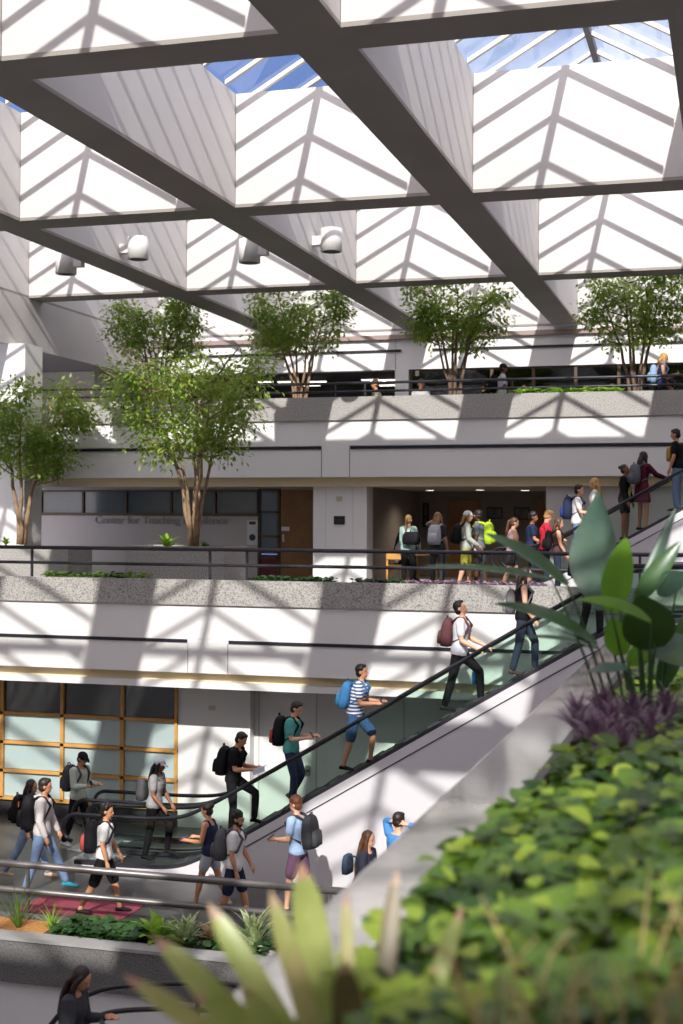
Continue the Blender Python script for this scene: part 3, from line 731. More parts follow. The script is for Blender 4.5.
    if st in ('pony', 'bun'):
        if st == 'bun': hb.ball(H_(-.105, 0, .17), (.045*s, .045*s, .045*s), M)
        else: hb.tube([H_(-.09, 0, .15), H_(-.14, 0, .12), J['neck']+V((-.15*s, 0, -.05*s)), J['neck']+V((-.15*s, 0, -.22*s))], [.03*s, .035*s, .035*s, .01*s], 8, True)
    o = fuse('hair', hb, hm, t, .009*s, 1)
    if cap:
        cm = cloth('cap_%d%d%d' % tuple(int(q*99) for q in cap), cap); cb = MB()
        cb.ball(H_(-.005, 0, .150), (.102*s, .088*s, .082*s), M, 18, 10)
        rings = []
        bd = -1 if po.get('capback') else 1
        cb.loft([[H_(bd*(.06+.105*(k/5)), .075*cos(k/5*1.35)*sd_, .148-.03*(k/5)+dz) for sd_, dz in ((-1, -.006), (1, -.006), (1, .006), (-1, .006))] for k in range(6)])
        fuse('cap', cb, cm, t, .008*s, 1)
    # ---------- upper clothing
    tt_, tn, tcol = top; tm = tcol if isinstance(tcol, bpy.types.Material) else cloth(tn, tcol)
    T = MB(); ztop = .50 if tt_ != 'tank' else .43
    low = po.get('hem', -.06)
    rg_ = torso_rings(J, s, fem, .016, low, ztop, build)
    T.loft(rg_)
    if tt_ == 'tank':
        for sd in (1, -1):
            T.tube([J['hip']+J['sp']*.40*s+V((.085*s, sd*.08*s, 0)), J['hip']+J['sp']*.49*s+V((.03*s, sd*.09*s, .02*s)), J['hip']+J['sp']*.49*s+V((-.03*s, sd*.09*s, .02*s)), J['hip']+J['sp']*.40*s+V((-.095*s, sd*.08*s, 0))], .026*s, 8, True)
    for n, sd in (('L', 1), ('R', -1)):
        sh, e, w = J['s'+n], J['e'+n], J['w'+n]
        if tt_ in ('tee', 'polo'): limb(T, [sh+V((0, -sd*.06*s, -.01*s)), sh, sh.lerp(e, .35), sh.lerp(e, .62)], [.064, .074, .066, .062], s)
        if tt_ in ('long', 'hood', 'jacket'):
            limb(T, [sh+V((0, -sd*.06*s, -.01*s)), sh, sh.lerp(e, .5), e, e.lerp(w, .5), e.lerp(w, .93)], [.066, .074, .066, .058, .054, .042], s)
    if tt_ == 'hood':
        T.tube([J['neck']+V((-.02*s, -.09*s, .0)), J['neck']+V((-.10*s, -.05*s, -.02*s)), J['neck']+V((-.12*s, 0, -.03*s)), J['neck']+V((-.10*s, .05*s, -.02*s)), J['neck']+V((-.02*s, .09*s, 0))], [.03*s, .045*s, .052*s, .045*s, .03*s], 8, True)
    if tt_ == 'polo': T.tube([J['neck']+V((.03*s, .05*s, -.01*s)), J['neck']+V((-.05*s, .03*s, .01*s)), J['neck']+V((-.05*s, -.03*s, .01*s)), J['neck']+V((.03*s, -.05*s, -.01*s))], .018*s, 6, True)
    fuse({'tee': 'tshirt', 'tank': 'tank_top', 'long': 'shirt', 'hood': 'hoodie', 'jacket': 'jacket', 'polo': 'polo_shirt'}[tt_], T, tm, t, .011*s, 3)
    # ---------- lower clothing
    bt, bn_, bc = bot; bmx = cloth(bn_, bc); B = MB()
    B.loft(torso_rings(J, s, fem, .010, -.10, .05, build))
    if bt == 'skirt':
        rr_ = []; ln = po.get('skirt', .42); mid = (J['hL']+J['hR'])/2
        for q in range(6):
            u = q/5; c_ = mid+V((0, 0, -ln*u*s+.06*s)); rr_.append(ering(c_, V((0, 0, 1)), FWD, (.13+.05*u)*s, (.175+.04*u)*s, 20))
        B.loft(rr_)
    for n, sd in (('L', 1), ('R', -1)):
        hn, kn, an = J['h'+n], J['k'+n], J['a'+n]
        if bt == 'pants': limb(B, [hn, hn.lerp(kn, .35), kn, kn.lerp(an, .35), kn.lerp(an, .93)], [.094*build, .090*build, .066, .066, .055], s)
        if bt == 'shorts':
            e_ = po.get('short', .8); limb(B, [hn, hn.lerp(kn, .35*e_/.8), hn.lerp(kn, .7*e_/.8), hn.lerp(kn, e_)], [.096*build, .096*build, .09, .088], s)
    fuse({'pants': 'trousers', 'shorts': 'shorts', 'skirt': 'skirt'}[bt], B, bmx, t, .011*s, 2)
    # ---------- shoes
    sm_ = cloth('shoe_%d_%d_%d' % tuple(int(q*99) for q in shoe), shoe, .6)
    for n in 'LR':
        an = J['a'+n]; kn = J['k'+n]; pit = po.get('foot'+n, None)
        tilt = radians(pit) if pit is not None else 0
        R_ = Matrix.Rotation(tilt, 3, 'Y'); S = MB(); prof = [(-.065, -.045, .028, .030), (-.045, -.04, .042, .036), (.0, -.035, .050, .038), (.06, -.05, .038, .042), (.12, -.058, .030, .046), (.165, -.062, .024, .040), (.185, -.066, .014, .022)]
        S.loft([[an+R_ @ V((px_*s, ry*cos(2*pi*k/12)*s, (pz+rz*sin(2*pi*k/12) if sin(2*pi*k/12) > -.55 else pz-rz*.6)*s)) for k in range(12)] for px_, pz, rz, ry in prof])
        S.build('shoe', sm_, t, True)
    t['_s'] = s
    return t, J
PK = {}
def backpack(label, PJ, col, name, scale=1.0, accent=None, worn=True, side=0, low=0, group=None):
    t, J = PJ; s = t['_s']; sp = J['sp']; R3 = Matrix.Rotation(t.rotation_euler.z, 3, 'Z')
    c = J['hip']+sp*(.29-low)*s+V((-.215*s, side, 0)); loc = V(t.location)+R3 @ c
    b = empty('backpack', loc, t.rotation_euler.z); tag(b, label, 'backpack', group)
    lean = math.atan2(sp.x, sp.z); L = Matrix.Rotation(lean, 3, 'Y'); k = s*scale
    cm = cloth('pack_'+name, col, .7); am = cloth('accent_'+name, accent, .7) if accent else cm
    def ring(z_, rx, ry, xo=0): return [L @ V(((xo+rx*math.copysign(abs(cos(a))**.6, cos(a)))*k, ry*math.copysign(abs(sin(a))**.6, sin(a))*k, z_*k)) for a in [2*pi*i/18 for i in range(18)]]
    MB().loft([ring(-.235, .05, .11), ring(-.225, .085, .14), ring(-.12, .10, .155), ring(0, .10, .155), ring(.12, .09, .145), ring(.19, .07, .125), ring(.225, .045, .09), ring(.235, .02, .05)]).build('main_compartment', cm, b, True)
    MB().loft([ring(-.20, .02, .09, -.10), ring(-.185, .045, .115, -.10), ring(-.08, .05, .12, -.10), ring(.0, .045, .115, -.095), ring(.03, .02, .09, -.085)]).build('front_pocket', am, b, True)
    MB().tube([L @ V((-.02*k, -.04*k, .22*k)), L @ V((-.03*k, -.02*k, .27*k)), L @ V((-.03*k, .02*k, .27*k)), L @ V((-.02*k, .04*k, .22*k))], .010*k, 6).build('grab_loop', cm, b, True)
    if worn:
        for sd in (1, -1):
            # over the shoulder and under the arm
            P_ = [V((-.02, sd*.08, .16)), J['sh']-c*1+V((0, 0, 0))]
            top_ = J['hip']+sp*.505*s+V((0, sd*.105*s, .012*s))-c
            fr_ = J['hip']+sp*.40*s+V((.135*s, sd*.115*s, 0))-c
            lo_ = J['hip']+sp*.22*s+V((.07*s, sd*.165*s, 0))-c
            bk_ = J['hip']+sp*.14*s+V((-.12*s, sd*.13*s, 0))-c
            MB().tube([L @ V((.06*k, sd*.07*k, .17*k)), top_+V((-.06*s, 0, .0)), top_+V((.03*s, 0, 0)), fr_, lo_, bk_], [.016*s, .024*s, .024*s, .022*s, .013*s, .012*s], 8).build('shoulder_strap', cm, b, True)
    return b
def handpos(PJ, n='R', f=.09, up=.0):
    t, J = PJ; R3 = Matrix.Rotation(t.rotation_euler.z, 3, 'Z'); s = t['_s']
    return V(t.location)+R3 @ (J['w'+n]+J['f'+n]*f*s+V((0, 0, up)))
def phone(label, PJ, n='R', col=(.02, .02, .025), tilt=-35, up=.03, f=.10):
    p = handpos(PJ, n, f, up); o = empty('phone', p, PJ[0].rotation_euler.z); tag(o, label, 'phone')
    M = Matrix.Rotation(radians(tilt), 3, 'Y'); cs = [M @ V(q) for q in [(-.004, -.037, -.07), (.004, -.037, -.07), (.004, .037, -.07), (-.004, .037, -.07), (-.004, -.037, .07), (.004, -.037, .07), (.004, .037, .07), (-.004, .037, .07)]]
    mb = MB(); mb.add(cs, [(0, 3, 2, 1), (4, 5, 6, 7), (0, 1, 5, 4), (1, 2, 6, 5), (2, 3, 7, 6), (3, 0, 4, 7)])
    cs_ = mb.build('case', mat('phone_%d_%d' % (int(col[0]*99), int(col[2]*99)), col, .3), o)
    sc = MB(); sc.add([M @ V(q) for q in [(-.0045, -.033, -.062), (-.0045, .033, -.062), (-.0045, .033, .062), (-.0045, -.033, .062)]], [(0, 1, 2, 3)]); sc.build('screen', mat('phone_screen', (.05, .06, .08), .1), cs_)
    return o
def sling(name, label, cat, PJ, col, cname, off, size, strap=True, shape=.5):
    """a soft bag hanging at the side/back of a person; off in person space"""
    t, J = PJ; s = t['_s']; R3 = Matrix.Rotation(t.rotation_euler.z, 3, 'Z'); c = J['hip']+V(off)*s
    b = empty(name, V(t.location)+R3 @ c, t.rotation_euler.z); tag(b, label, cat); cm = cloth('bag_'+cname, col, .7); a_, w_, h_ = size
    def ring(z_, k): return [V((a_*k*math.copysign(abs(cos(q))**.6, cos(q)), w_*k*math.copysign(abs(sin(q))**shape, sin(q)), z_)) for q in [2*pi*i/16 for i in range(16)]]
    MB().loft([ring(-h_, .6), ring(-h_*.9, .92), ring(-h_*.3, 1), ring(h_*.5, .9), ring(h_*.9, .7), ring(h_, .4)]).build('bag_body', cm, b, True)
    if strap:
        sd = 1 if off[1] > 0 else -1
        q = J['sh']+V((0, sd*.10*s, .045*s))-c
        MB().tube([V((a_*.5, 0, h_*.8)), q+V((.09*s, 0, -.10*s)), q, q+V((-.09*s, 0, -.10*s)), V((-a_*.5, 0, h_*.8))], .014, 6).build('strap', cm, b, True)
    return b
# ================================================================ THE PEOPLE OF THE PHOTO
def PX(px, Y): return onY(px, 519, Y).x
BLACK = (.009, .0085, .011); NAVY = (.02, .03, .075); JEAN = (.17, .25, .40); LJEAN = (.24, .34, .50); WHT = (.82, .81, .80); DG = (.06, .06, .065)
G = ZF1
# --- lower walkway, left group
p = person('woman in pale blue jeans mostly hidden behind the man in the grey hoodie', PX(31, 20.7), 20.7, G, 8, 1.68, 'f', 'tan', ('long', 'black_top', BLACK), ('pants', 'pale_jeans', LJEAN), ('long', 'dark'), (.55, .38, .24), {'legL': (24, 6), 'legR': (-22, 12), 'armL': (10, 8, 20, 5), 'armR': (-8, 8, 20, 5)})
backpack('black backpack on the half hidden woman at the left edge', p, BLACK, 'black')
p = person('man in pale grey hoodie and blue jeans with blue and green sneakers', PX(44, 20.0), 20.0, G, 15, 1.84, 'm', 'tan', ('hood', 'grey_hoodie', (.62, .58, .56)), ('pants', 'blue_jeans', JEAN), ('short', 'dark'), (.03, .32, .42), {'legL': (26, 4), 'legR': (-12, 6), 'armR': (-2, 10, 22, 5), 'armL': (12, 8, 15, 5), 'hy': 10})
backpack('large black backpack with an orange patch on the man in the grey hoodie', p, BLACK, 'black', 1.12)
t_, J_ = p
pt = MB().box((-.30, -.04, .10), (-.29, .04, .18)); o = pt.build('orange_patch', cloth('patch_orange', (.6, .16, .04)), None); o.parent = [c for c in bpy.data.objects if c.get('label') == 'large black backpack with an orange patch on the man in the grey hoodie'][0]; o.location = (.13, 0, -.03)
p = person('person in a black cap and pale mint jacket looking down at a phone', PX(80, 22.9), 22.9, G, -12, 1.76, 'm', 'tan', ('jacket', 'mint_jacket', (.52, .58, .48)), ('pants', 'black_trousers', BLACK), ('short', 'black'), (.6, .6, .6), {'legL': (14, 4), 'legR': (-10, 12), 'armL': (8, 8, 88, 14), 'armR': (8, 8, 90, 14), 'hp': 26, 'hem': -.10}, cap=(.012, .012, .014))
backpack('dark grey backpack on the person in the mint jacket', p, (.07, .065, .08), 'charcoal'); phone('phone held by the person in the mint jacket', p)
p = person('young man in white t-shirt and black shorts with a red and black backpack', PX(106, 19.15), 19.15, G, 20, 1.70, 'm', 'tan', ('tee', 'white_tee', WHT), ('shorts', 'black_shorts', BLACK), ('curly', 'black'), BLACK, {'legL': (20, 8), 'legR': (-20, 8), 'armR': (-5, 12, 20, 0), 'armL': (14, 8, 15, 5), 'hy': -10, 'short': .95})
backpack('red and black patterned backpack on the man in black shorts', p, BLACK, 'black', 1.05, (.42, .07, .05))
p = person('woman in a white cap and grey t-shirt starting up the escalator', PX(156, 21.96), 21.96, treadA(PX(156, 21.96)), 0, 1.74, 'f', 'brown', ('tee', 'grey_tee', (.32, .31, .31)), ('pants', 'black_trousers', BLACK), ('long', 'black'), BLACK, {'legL': (34, 40), 'legR': (-4, 8), 'armR': (2, 8, 40, 4), 'armL': (10, 8, 25, 4), 'hp': 16, 'hl': .2, 'lean': 6}, cap=(.72, .72, .76))
sling('shoulder_bag', 'dark grey shoulder bag on the back of the woman in the white cap', 'bag', p, (.085, .08, .085), 'darkgrey', (-.20, -.05, .24), (.09, .15, .19))
p = person('woman in a navy tank top and denim shorts holding a purple phone', PX(212, 19.95), 19.95, G, 176, 1.62, 'f', 'tan', ('tank', 'navy_tank', NAVY), ('shorts', 'denim_shorts', (.45, .47, .52)), ('bun', 'dark'), (.5, .4, .35), {'legL': (16, 4), 'legR': (-14, 10), 'armL': (8, 10, 84, 6), 'armR': (8, 10, 82, 10), 'hp': 14, 'short': .55})
phone('purple phone held out by the woman in the navy tank top', p, 'L', (.22, .08, .42), -60)
p = person('bearded man with glasses in a white t-shirt and navy shorts', PX(236, 19.15), 19.15, G, 8, 1.71, 'm', 'tan', ('tee', 'white_tee', WHT), ('shorts', 'navy_shorts', NAVY), ('curly', 'black'), DG, {'legL': (16, 6), 'legR': (-12, 10), 'armR': (-3, 8, 18, 2), 'armL': (12, 8, 18, 5), 'short': .85, 'hem': -.10}, glasses=True, beard=True)
backpack('grey and black backpack on the bearded man with glasses', p, (.10, .10, .11), 'greyblack', .98)
p = person('man in a light blue t-shirt with glasses and curly auburn hair, walking left', PX(300, 20.1), 20.1, G, 170, 1.77, 'm', 'light', ('tee', 'light_blue_tee', (.36, .50, .72)), ('shorts', 'plum_shorts', (.14, .07, .12)), ('curly', 'auburn'), DG, {'legL': (12, 6), 'legR': (-10, 10), 'armL': (6, 8, 78, 14), 'armR': (10, 8, 60, 6), 'hp': 8}, glasses=True)
backpack('black backpack with grey webbing on the man in the light blue t-shirt', p, (.035, .035, .04), 'blackgrey', 1.05, (.07, .07, .075)); phone('dark phone held by the man in the light blue t-shirt', p, 'L', BLACK, -50)
v = onY(362, 832, 18.6)
p = person('woman with long wavy brown hair in a dark top near the stone coping', v.x, 18.6, v.z-1.66, -10, 1.66, 'f', 'light', ('long', 'dark_top', (.03, .03, .05)), ('pants', 'black_trousers', BLACK), ('long', 'brown'), BLACK, {'legL': (4, 4), 'legR': (0, 4), 'lean': 10, 'hp': 4})
sling('tote_bag', 'navy tote bag with orange straps behind the woman with wavy brown hair', 'bag', p, (.04, .06, .10), 'navytote', (-.17, -.12, .30), (.05, .14, .14))
v = onY(397, 815, 18.9)
p = person('person in a blue shirt raising both arms behind the head', v.x, 18.9, v.z-1.70, 60, 1.70, 'm', 'light', ('long', 'blue_shirt', (.08, .26, .58)), ('pants', 'blue_jeans', JEAN), ('short', 'dark'), BLACK, {'armL': (125, 48, 120, 40), 'armR': (125, 48, 120, 40), 'handL': (-.45, -.85, .2), 'handR': (-.45, .85, .2)})
struct('floor_side_landing', bx((-4.0, 16, min(v.z-1.7, -6.0)-.35), (-1.7, 20.5, v.z-1.72)), DARKF, 'landing under the two people beside the coping')
v = onY(70, 967, 12.2)
p = person('woman with long dark hair in the bottom left corner reading her phone', v.x, 12.2, v.z-1.66, 2, 1.66, 'f', 'tan', ('long', 'dark_grey_top', (.05, .05, .06)), ('pants', 'black_trousers', BLACK), ('long', 'dark'), BLACK, {'armL': (8, 8, 94, 12), 'armR': (8, 8, 88, 10), 'hp': 30, 'hl': .36, 'lean': 6})
phone('phone held low by the woman in the bottom left corner', p)
# --- riding the near escalator
def rider(px, label, **k):
    Y = k.pop('Y', 21.96); x = PX(px, Y)+k.pop('dx', 0); return person(label, x, Y, treadA(x), k.pop('face', 0), **k)
def at_esc(px, py, Y=21.96): v = onY(px, py, Y); return v
p = person('man in a black polo shirt and black trousers reading a white paper on the escalator', at_esc(233, 800).x, 21.96, treadA(at_esc(236, 800).x)+.04, 0, 1.76, 'm', 'tan', ('polo', 'black_polo', BLACK), ('pants', 'black_trousers', BLACK), ('short', 'black'), BLACK, {'legL': (58, 62), 'legR': (6, 10), 'armR': (8, 6, 84, 12), 'armL': (8, 6, 82, 12), 'hp': 28, 'lean': 8})
backpack('black backpack on the man in the black polo shirt', p, BLACK, 'black', 1.02)
hpz = handpos(p, 'R', .08, .02); pp = empty('paper_sheet', hpz); tag(pp, 'white sheet of paper in the hand of the man in the black polo shirt', 'paper')
q_ = MB(); q_.add([(-.02, -.1, -.02), (.20, -.1, .06), (.20, .12, .06), (-.02, .12, -.02), (-.02, -.1, -.016), (.20, -.1, .064), (.20, .12, .064), (-.02, .12, -.016)], [(0, 3, 2, 1), (4, 5, 6, 7), (0, 1, 5, 4), (1, 2, 6, 5), (2, 3, 7, 6), (3, 0, 4, 7)]); q_.add([(.0, -.101, -.10), (.21, -.101, -.02), (.21, -.101, .07), (.0, -.101, -.01), (.0, -.095, -.10), (.21, -.095, -.02), (.21, -.095, .07), (.0, -.095, -.01)], [(0, 1, 2, 3), (7, 6, 5, 4), (0, 3, 7, 4), (1, 5, 6, 2), (3, 2, 6, 7), (0, 4, 5, 1)]); q_.build('sheets', mat('paper_bluish', (.62, .66, .78), .6), pp)
x = at_esc(291, 760).x
p = person('man in a teal t-shirt and navy jeans looking at his phone on the escalator', x, 21.96, treadA(x)+.02, 0, 1.76, 'm', 'light', ('tee', 'teal_tee', (.10, .40, .36)), ('pants', 'navy_jeans', (.03, .045, .09)), ('short', 'dark'), (.2, .2, .22), {'legL': (22, 50), 'legR': (12, 14), 'armR': (8, 6, 90, 8), 'armL': (8, 6, 88, 10), 'hp': 22, 'lean': 4, 'footL': 40})
backpack('black backpack worn by the man in the teal t-shirt', p, BLACK, 'black', 1.04, (.03, .03, .05)); phone('phone held out by the man in the teal t-shirt', p)
x = at_esc(355, 720).x
p = person('man in a blue and white striped shirt and navy shorts riding the escalator', x, 21.96, treadA(x)+.02, 0, 1.76, 'm', 'tan', ('tee', 'x', stripe_mat('striped_shirt', (.045, .09, .25), (.78, .80, .82), .058)), ('shorts', 'navy_blue_shorts', (.035, .09, .19)), ('short', 'black'), BLACK, {'legL': (40, 46), 'legR': (-6, 10), 'armR': (8, 8, 84, 6), 'armL': (8, 8, 82, 10), 'hp': -4, 'lean': 12, 'short': .9})
backpack('blue patterned backpack on the man in the striped shirt', p, (.04, .16, .34), 'blue', .95, (.06, .25, .42)); phone('phone in the hand of the man in the striped shirt', p)
x = at_esc(459, 660).x
p = person('man in a white shirt and black trousers looking up on the escalator', x, 21.96, treadA(x)+.02, 0, 1.80, 'm', 'light', ('tee', 'white_shirt', (.74, .74, .80)), ('pants', 'black_trousers', BLACK), ('short', 'black'), BLACK, {'legL': (46, 44), 'legR': (-12, 4), 'armR': (6, 6, 58, 2), 'armL': (16, 8, 50, 6), 'hp': -20, 'lean': 6})
backpack('maroon and brown backpack worn by the man in the white shirt', p, (.11, .04, .045), 'maroon', .95, (.09, .05, .04))
v = onY(471, 679, 21.96)
wb = empty('water_bottle', (v.x, 22.25, v.z-.12)); tag(wb, 'bright blue water bottle beside the man in the white shirt', 'bottle')
MB().tube([(0, 0, 0), (0, 0, .01), (0, 0, .19), (0, 0, .22)], [.035, .042, .042, .02], 12).build('bottle_body', mat('bottle_blue', (.02, .32, .75), .3), wb, True); MB().tube([(0, 0, .22), (0, 0, .26)], .022, 10).build('cap', RUBBER, wb, True)
x = at_esc(523, 640).x
p = person('woman in a black tank top and dark jeans with long dark hair on the escalator', x, 21.96, treadA(x)+.02, 5, 1.70, 'f', 'light', ('tank', 'black_tank', BLACK), ('pants', 'dark_jeans', (.03, .04, .07)), ('long', 'dark'), (.06, .03, .03), {'legL': (26, 26), 'legR': (-8, 6), 'armR': (4, 8, 30, 2), 'armL': (14, 8, 60, 6), 'hl': .30, 'hem': -.08})
backpack('grey and white backpack hanging behind the woman in the black tank top', p, (.16, .15, .16), 'palegrey', .85, (.30, .30, .31), low=.04)
v = onY(471+118, 679, 21.96)
x = at_esc(590, 590).x
p = person('heavily built person in black near the escalator top, hidden by leaves', x, 21.96, treadA(x)-.02, 0, 1.68, 'm', 'pink', ('tee', 'black_tee', BLACK), ('pants', 'black_trousers', BLACK), ('long', 'brown'), BLACK, {'legL': (20, 20), 'legR': (-6, 6), 'armR': (4, 10, 24, 2), 'armL': (16, 8, 40, 6)}, build=1.16)
backpack('black backpack on the heavily built person at the escalator top', p, BLACK, 'black', 1.02)

# --- middle level walkway
Z = ZF2
def L2(px, Y, *a, **k): return person(a[0], PX(px, Y), Y, Z, *a[1:], **k)
p = L2(408, 31.0, 'woman in a mint green top with a ponytail facing the lobby', 80, 1.66, 'f', 'light', ('long', 'mint_top', (.42, .60, .56)), ('pants', 'black_trousers', BLACK), ('pony', 'dirty'), BLACK, {'armL': (8, 8, 20, 5), 'armR': (8, 12, 30, 0)})
sling('tote_bag', 'black tote bag on the shoulder of the woman in the mint top', 'bag', p, BLACK, 'blacktote', (-.20, -.17, .24), (.09, .22, .15))
p = L2(437, 30.3, 'woman with long blonde hair and a charcoal t-shirt holding her head', 75, 1.72, 'f', 'light', ('tee', 'charcoal_tee', (.055, .05, .055)), ('pants', 'charcoal_trousers', DG), ('long', 'dirty'), (.6, .3, .15), {'armL': (105, 45, 110, 30), 'handL': (-.35, -.8, .35), 'armR': (5, 8, 25, 4), 'hy': 15})
backpack('pale grey backpack on the blonde woman holding her head', p, (.50, .50, .54), 'paleblue', .95, side=-.04)
p = L2(466, 30.2, 'person in a white cap and pale grey hoodie with yellow patterned shorts', 12, 1.76, 'f', 'light', ('hood', 'pale_grey_hoodie', (.42, .45, .40)), ('shorts', 'yellow_pattern_shorts', (.45, .42, .06)), ('long', 'dirty'), (.6, .6, .6), {'armL': (8, 8, 20, 5), 'armR': (8, 10, 45, 0), 'hl': .22, 'short': .7, 'legL': (8, 4), 'legR': (-8, 8)}, cap=(.80, .80, .80))
backpack('black backpack on the person in the white cap and grey hoodie', p, BLACK, 'black', .95)
p = L2(480, 30.6, 'man in a slate grey t-shirt facing left beside the white capped person', 178, 1.78, 'm', 'dark', ('tee', 'slate_tee', (.17, .19, .24)), ('shorts', 'dark_shorts', DG), ('short', 'black'), (.6, .6, .62), {'armL': (2, 8, 15, 2), 'armR': (10, 8, 20, 5), 'legL': (6, 4), 'legR': (-6, 6)})
backpack('neon green backpack on the man in the slate grey t-shirt', p, (.50, .72, .04), 'neon', 1.05)
sk_ = empty('skateboard', (PX(482, 30.0), 30.0, Z+.55)); sk_.rotation_euler = (0, radians(8), 0); tag(sk_, 'yellow and black skateboard carried low behind the railing', 'skateboard')
MB().loft([[V((x_*.42, w_*cos(a)*.2, z_+.012*sin(a))) for a in [2*pi*i/12 for i in range(12)]] for x_, w_, z_ in ((-1, .1, .05), (-.95, .4, .035), (-.75, .5, 0), (.75, .5, 0), (.95, .4, .035), (1, .1, .05))]).build('deck', mat('deck_yellow', (.65, .60, .03), .5, (.05, .05, .05), 9, thr=(.5, .52)), sk_, True)
for x_ in (-.26, .26):
    for y_ in (-.09, .09): MB().tube([(x_, y_-.015, -.04), (x_, y_+.015, -.04)], .028, 12).build('wheel', mat('wheel_white', (.7, .7, .7), .5), sk_, True)
p = L2(512, 30.2, 'woman with brown hair in a pale pink tank top near the railing', 20, 1.64, 'f', 'light', ('tank', 'pink_tank', (.62, .40, .42)), ('shorts', 'dark_shorts', DG), ('pony', 'brown'), (.5, .5, .6), {'armL': (8, 8, 40, 5), 'armR': (10, 8, 60, 5), 'legL': (18, 4), 'legR': (-14, 8), 'short': .6, 'hp': 12})
p = L2(531, 30.8, 'person with dark hair in a navy t-shirt beside the woman in red', 10, 1.74, 'm', 'tan', ('tee', 'navy_tee', (.02, .035, .09)), ('pants', 'dark_jeans', (.03, .04, .07)), ('curly', 'black'), BLACK, {'armL': (8, 8, 40, 5), 'armR': (10, 8, 60, 5)})
p = L2(545, 30.3, 'person with short blonde hair in a bright red t-shirt reading a phone', 10, 1.78, 'f', 'light', ('tee', 'red_tee', (.62, .03, .06)), ('pants', 'dark_jeans', (.03, .04, .07)), ('short', 'blonde'), BLACK, {'armL': (14, 8, 60, 10), 'armR': (14, 8, 70, 10), 'hp': 22})
phone('phone held by the person in the bright red t-shirt', p)
p = L2(557, 29.9, 'woman with long brown hair and a dark bag at the foot of the upper escalator', 10, 1.60, 'f', 'light', ('tank', 'brown_tank', (.10, .05, .04)), ('pants', 'dark_jeans', (.03, .04, .07)), ('long', 'brown'), BLACK, {'armL': (8, 8, 20, 5), 'armR': (10, 8, 20, 5), 'hl': .3})
backpack('black backpack on the long haired woman at the foot of the upper escalator', p, BLACK, 'black', .95, side=-.05)
p = L2(398, 33.6, 'seated woman in a white top at the small table in the lobby', 10, 1.6, 'f', 'tan', ('long', 'cream_top', (.5, .48, .46)), ('pants', 'black_trousers', BLACK), ('long', 'black'), BLACK, {'legL': (88, 86), 'legR': (84, 84), 'armL': (8, 8, 84, 8), 'armR': (8, 8, 84, 8), 'lean': 8})
chx = PX(398, 33.6)
def wooden_chair(x, y, z, rz, label, cat='chair'):
    t = empty('wooden_chair', (x, y, z), rz); tag(t, label, cat)
    MB().box((-.22, -.22, .42), (.22, .22, .46)).build('seat', WOODO, t, bevel=.01); MB().box((-.23, -.21, .62), (-.20, .21, .84)).build('backrest', WOODO, t, bevel=.01)
    for a in (-.21, .17):
        for b in (-.21, .17): MB().box((a, b, 0), (a+.04, b+.04, .42 if a > 0 else .84)).build('leg', WOODO, t)
    return t
wooden_chair(chx-.05, 33.6, Z, 0, 'pale wooden chair under the seated woman in the lobby')
wooden_chair(PX(397, 32.2), 32.2, Z, pi/2, 'orange wooden chair standing just behind the walkway railing')
tb = empty('lobby_table', (chx+.75, 33.6, Z)); tag(tb, 'small wooden table beside the seated woman in the lobby', 'table')
MB().box((-.35, -.3, .68), (.35, .3, .72)).build('tabletop', WOODO, tb, bevel=.01)
for a in (-.32, .28):
    for b in (-.27, .23): MB().box((a, b, 0), (a+.04, b+.04, .68)).build('leg', WOODO, tb)

# --- upper escalator riders
def up(px, label, *a, **k):
    Y = k.pop('Y', 30.8); x = PX(px, Y); z = treadB(x); return person(label, x, Y, z, *a, **k)
p = up(577, 'dark haired man in a white t-shirt with a navy backpack boarding the upper escalator', 0, 1.78, 'm', 'light', ('tee', 'white_tee', WHT), ('pants', 'blue_jeans', JEAN), ('short', 'black'), BLACK, {'armL': (14, 8, 60, 10), 'armR': (16, 12, 70, 5), 'hp': 4})
backpack('navy blue backpack on the man boarding the upper escalator', p, NAVY, 'navyb', 1.05, (.03, .06, .25))
p = up(596, 'blonde woman in a white top just behind the boarding man', 185, 1.70, 'f', 'light', ('tee', 'white_top', (.86, .84, .83)), ('shorts', 'white_shorts', (.7, .7, .7)), ('long', 'blonde'), BLACK, {'hl': .26})
p = up(624, 'woman with a hair bun, black jacket and yellow top on the upper escalator', -15, 1.66, 'f', 'brown', ('jacket', 'black_jacket', BLACK), ('shorts', 'black_shorts', BLACK), ('bun', 'dark'), BLACK, {'hp': -8, 'short': .6, 'hem': -.12})
v0 = p[0]; MB().loft([ering(p[1]['hip']+p[1]['sp']*t_*.96+V((.035, 0, 0)), p[1]['sp'], FWD, .112, .055, 12) for t_ in (.02, .15, .3, .42)]).build('yellow_top', cloth('mustard_top', (.50, .42, .14)), v0, True)
p = up(642, 'woman with long black hair in a maroon dress facing away on the upper escalator', 40, 1.72, 'f', 'tan', ('long', 'maroon_dress_top', (.10, .012, .03)), ('skirt', 'maroon_dress_skirt', (.10, .012, .03)), ('long', 'black'), BLACK, {'armR': (50, 6, 25, 0), 'skirt': .36, 'hl': .32})
backpack('slate grey backpack on the woman in the maroon dress', p, (.12, .125, .15), 'slate', .95)
p = up(678, 'man in a black t-shirt and blue jeans at the upper right edge', 170, 1.78, 'm', 'tan', ('tee', 'black_tee', BLACK), ('pants', 'blue_jeans', (.12, .19, .33)), ('short', 'black'), BLACK, {'hp': 12})
sling('shoulder_bag', 'mustard yellow bag held by the man in the black t-shirt', 'bag', p, (.40, .26, .05), 'mustard', (.17, .06, .26), (.06, .13, .17))

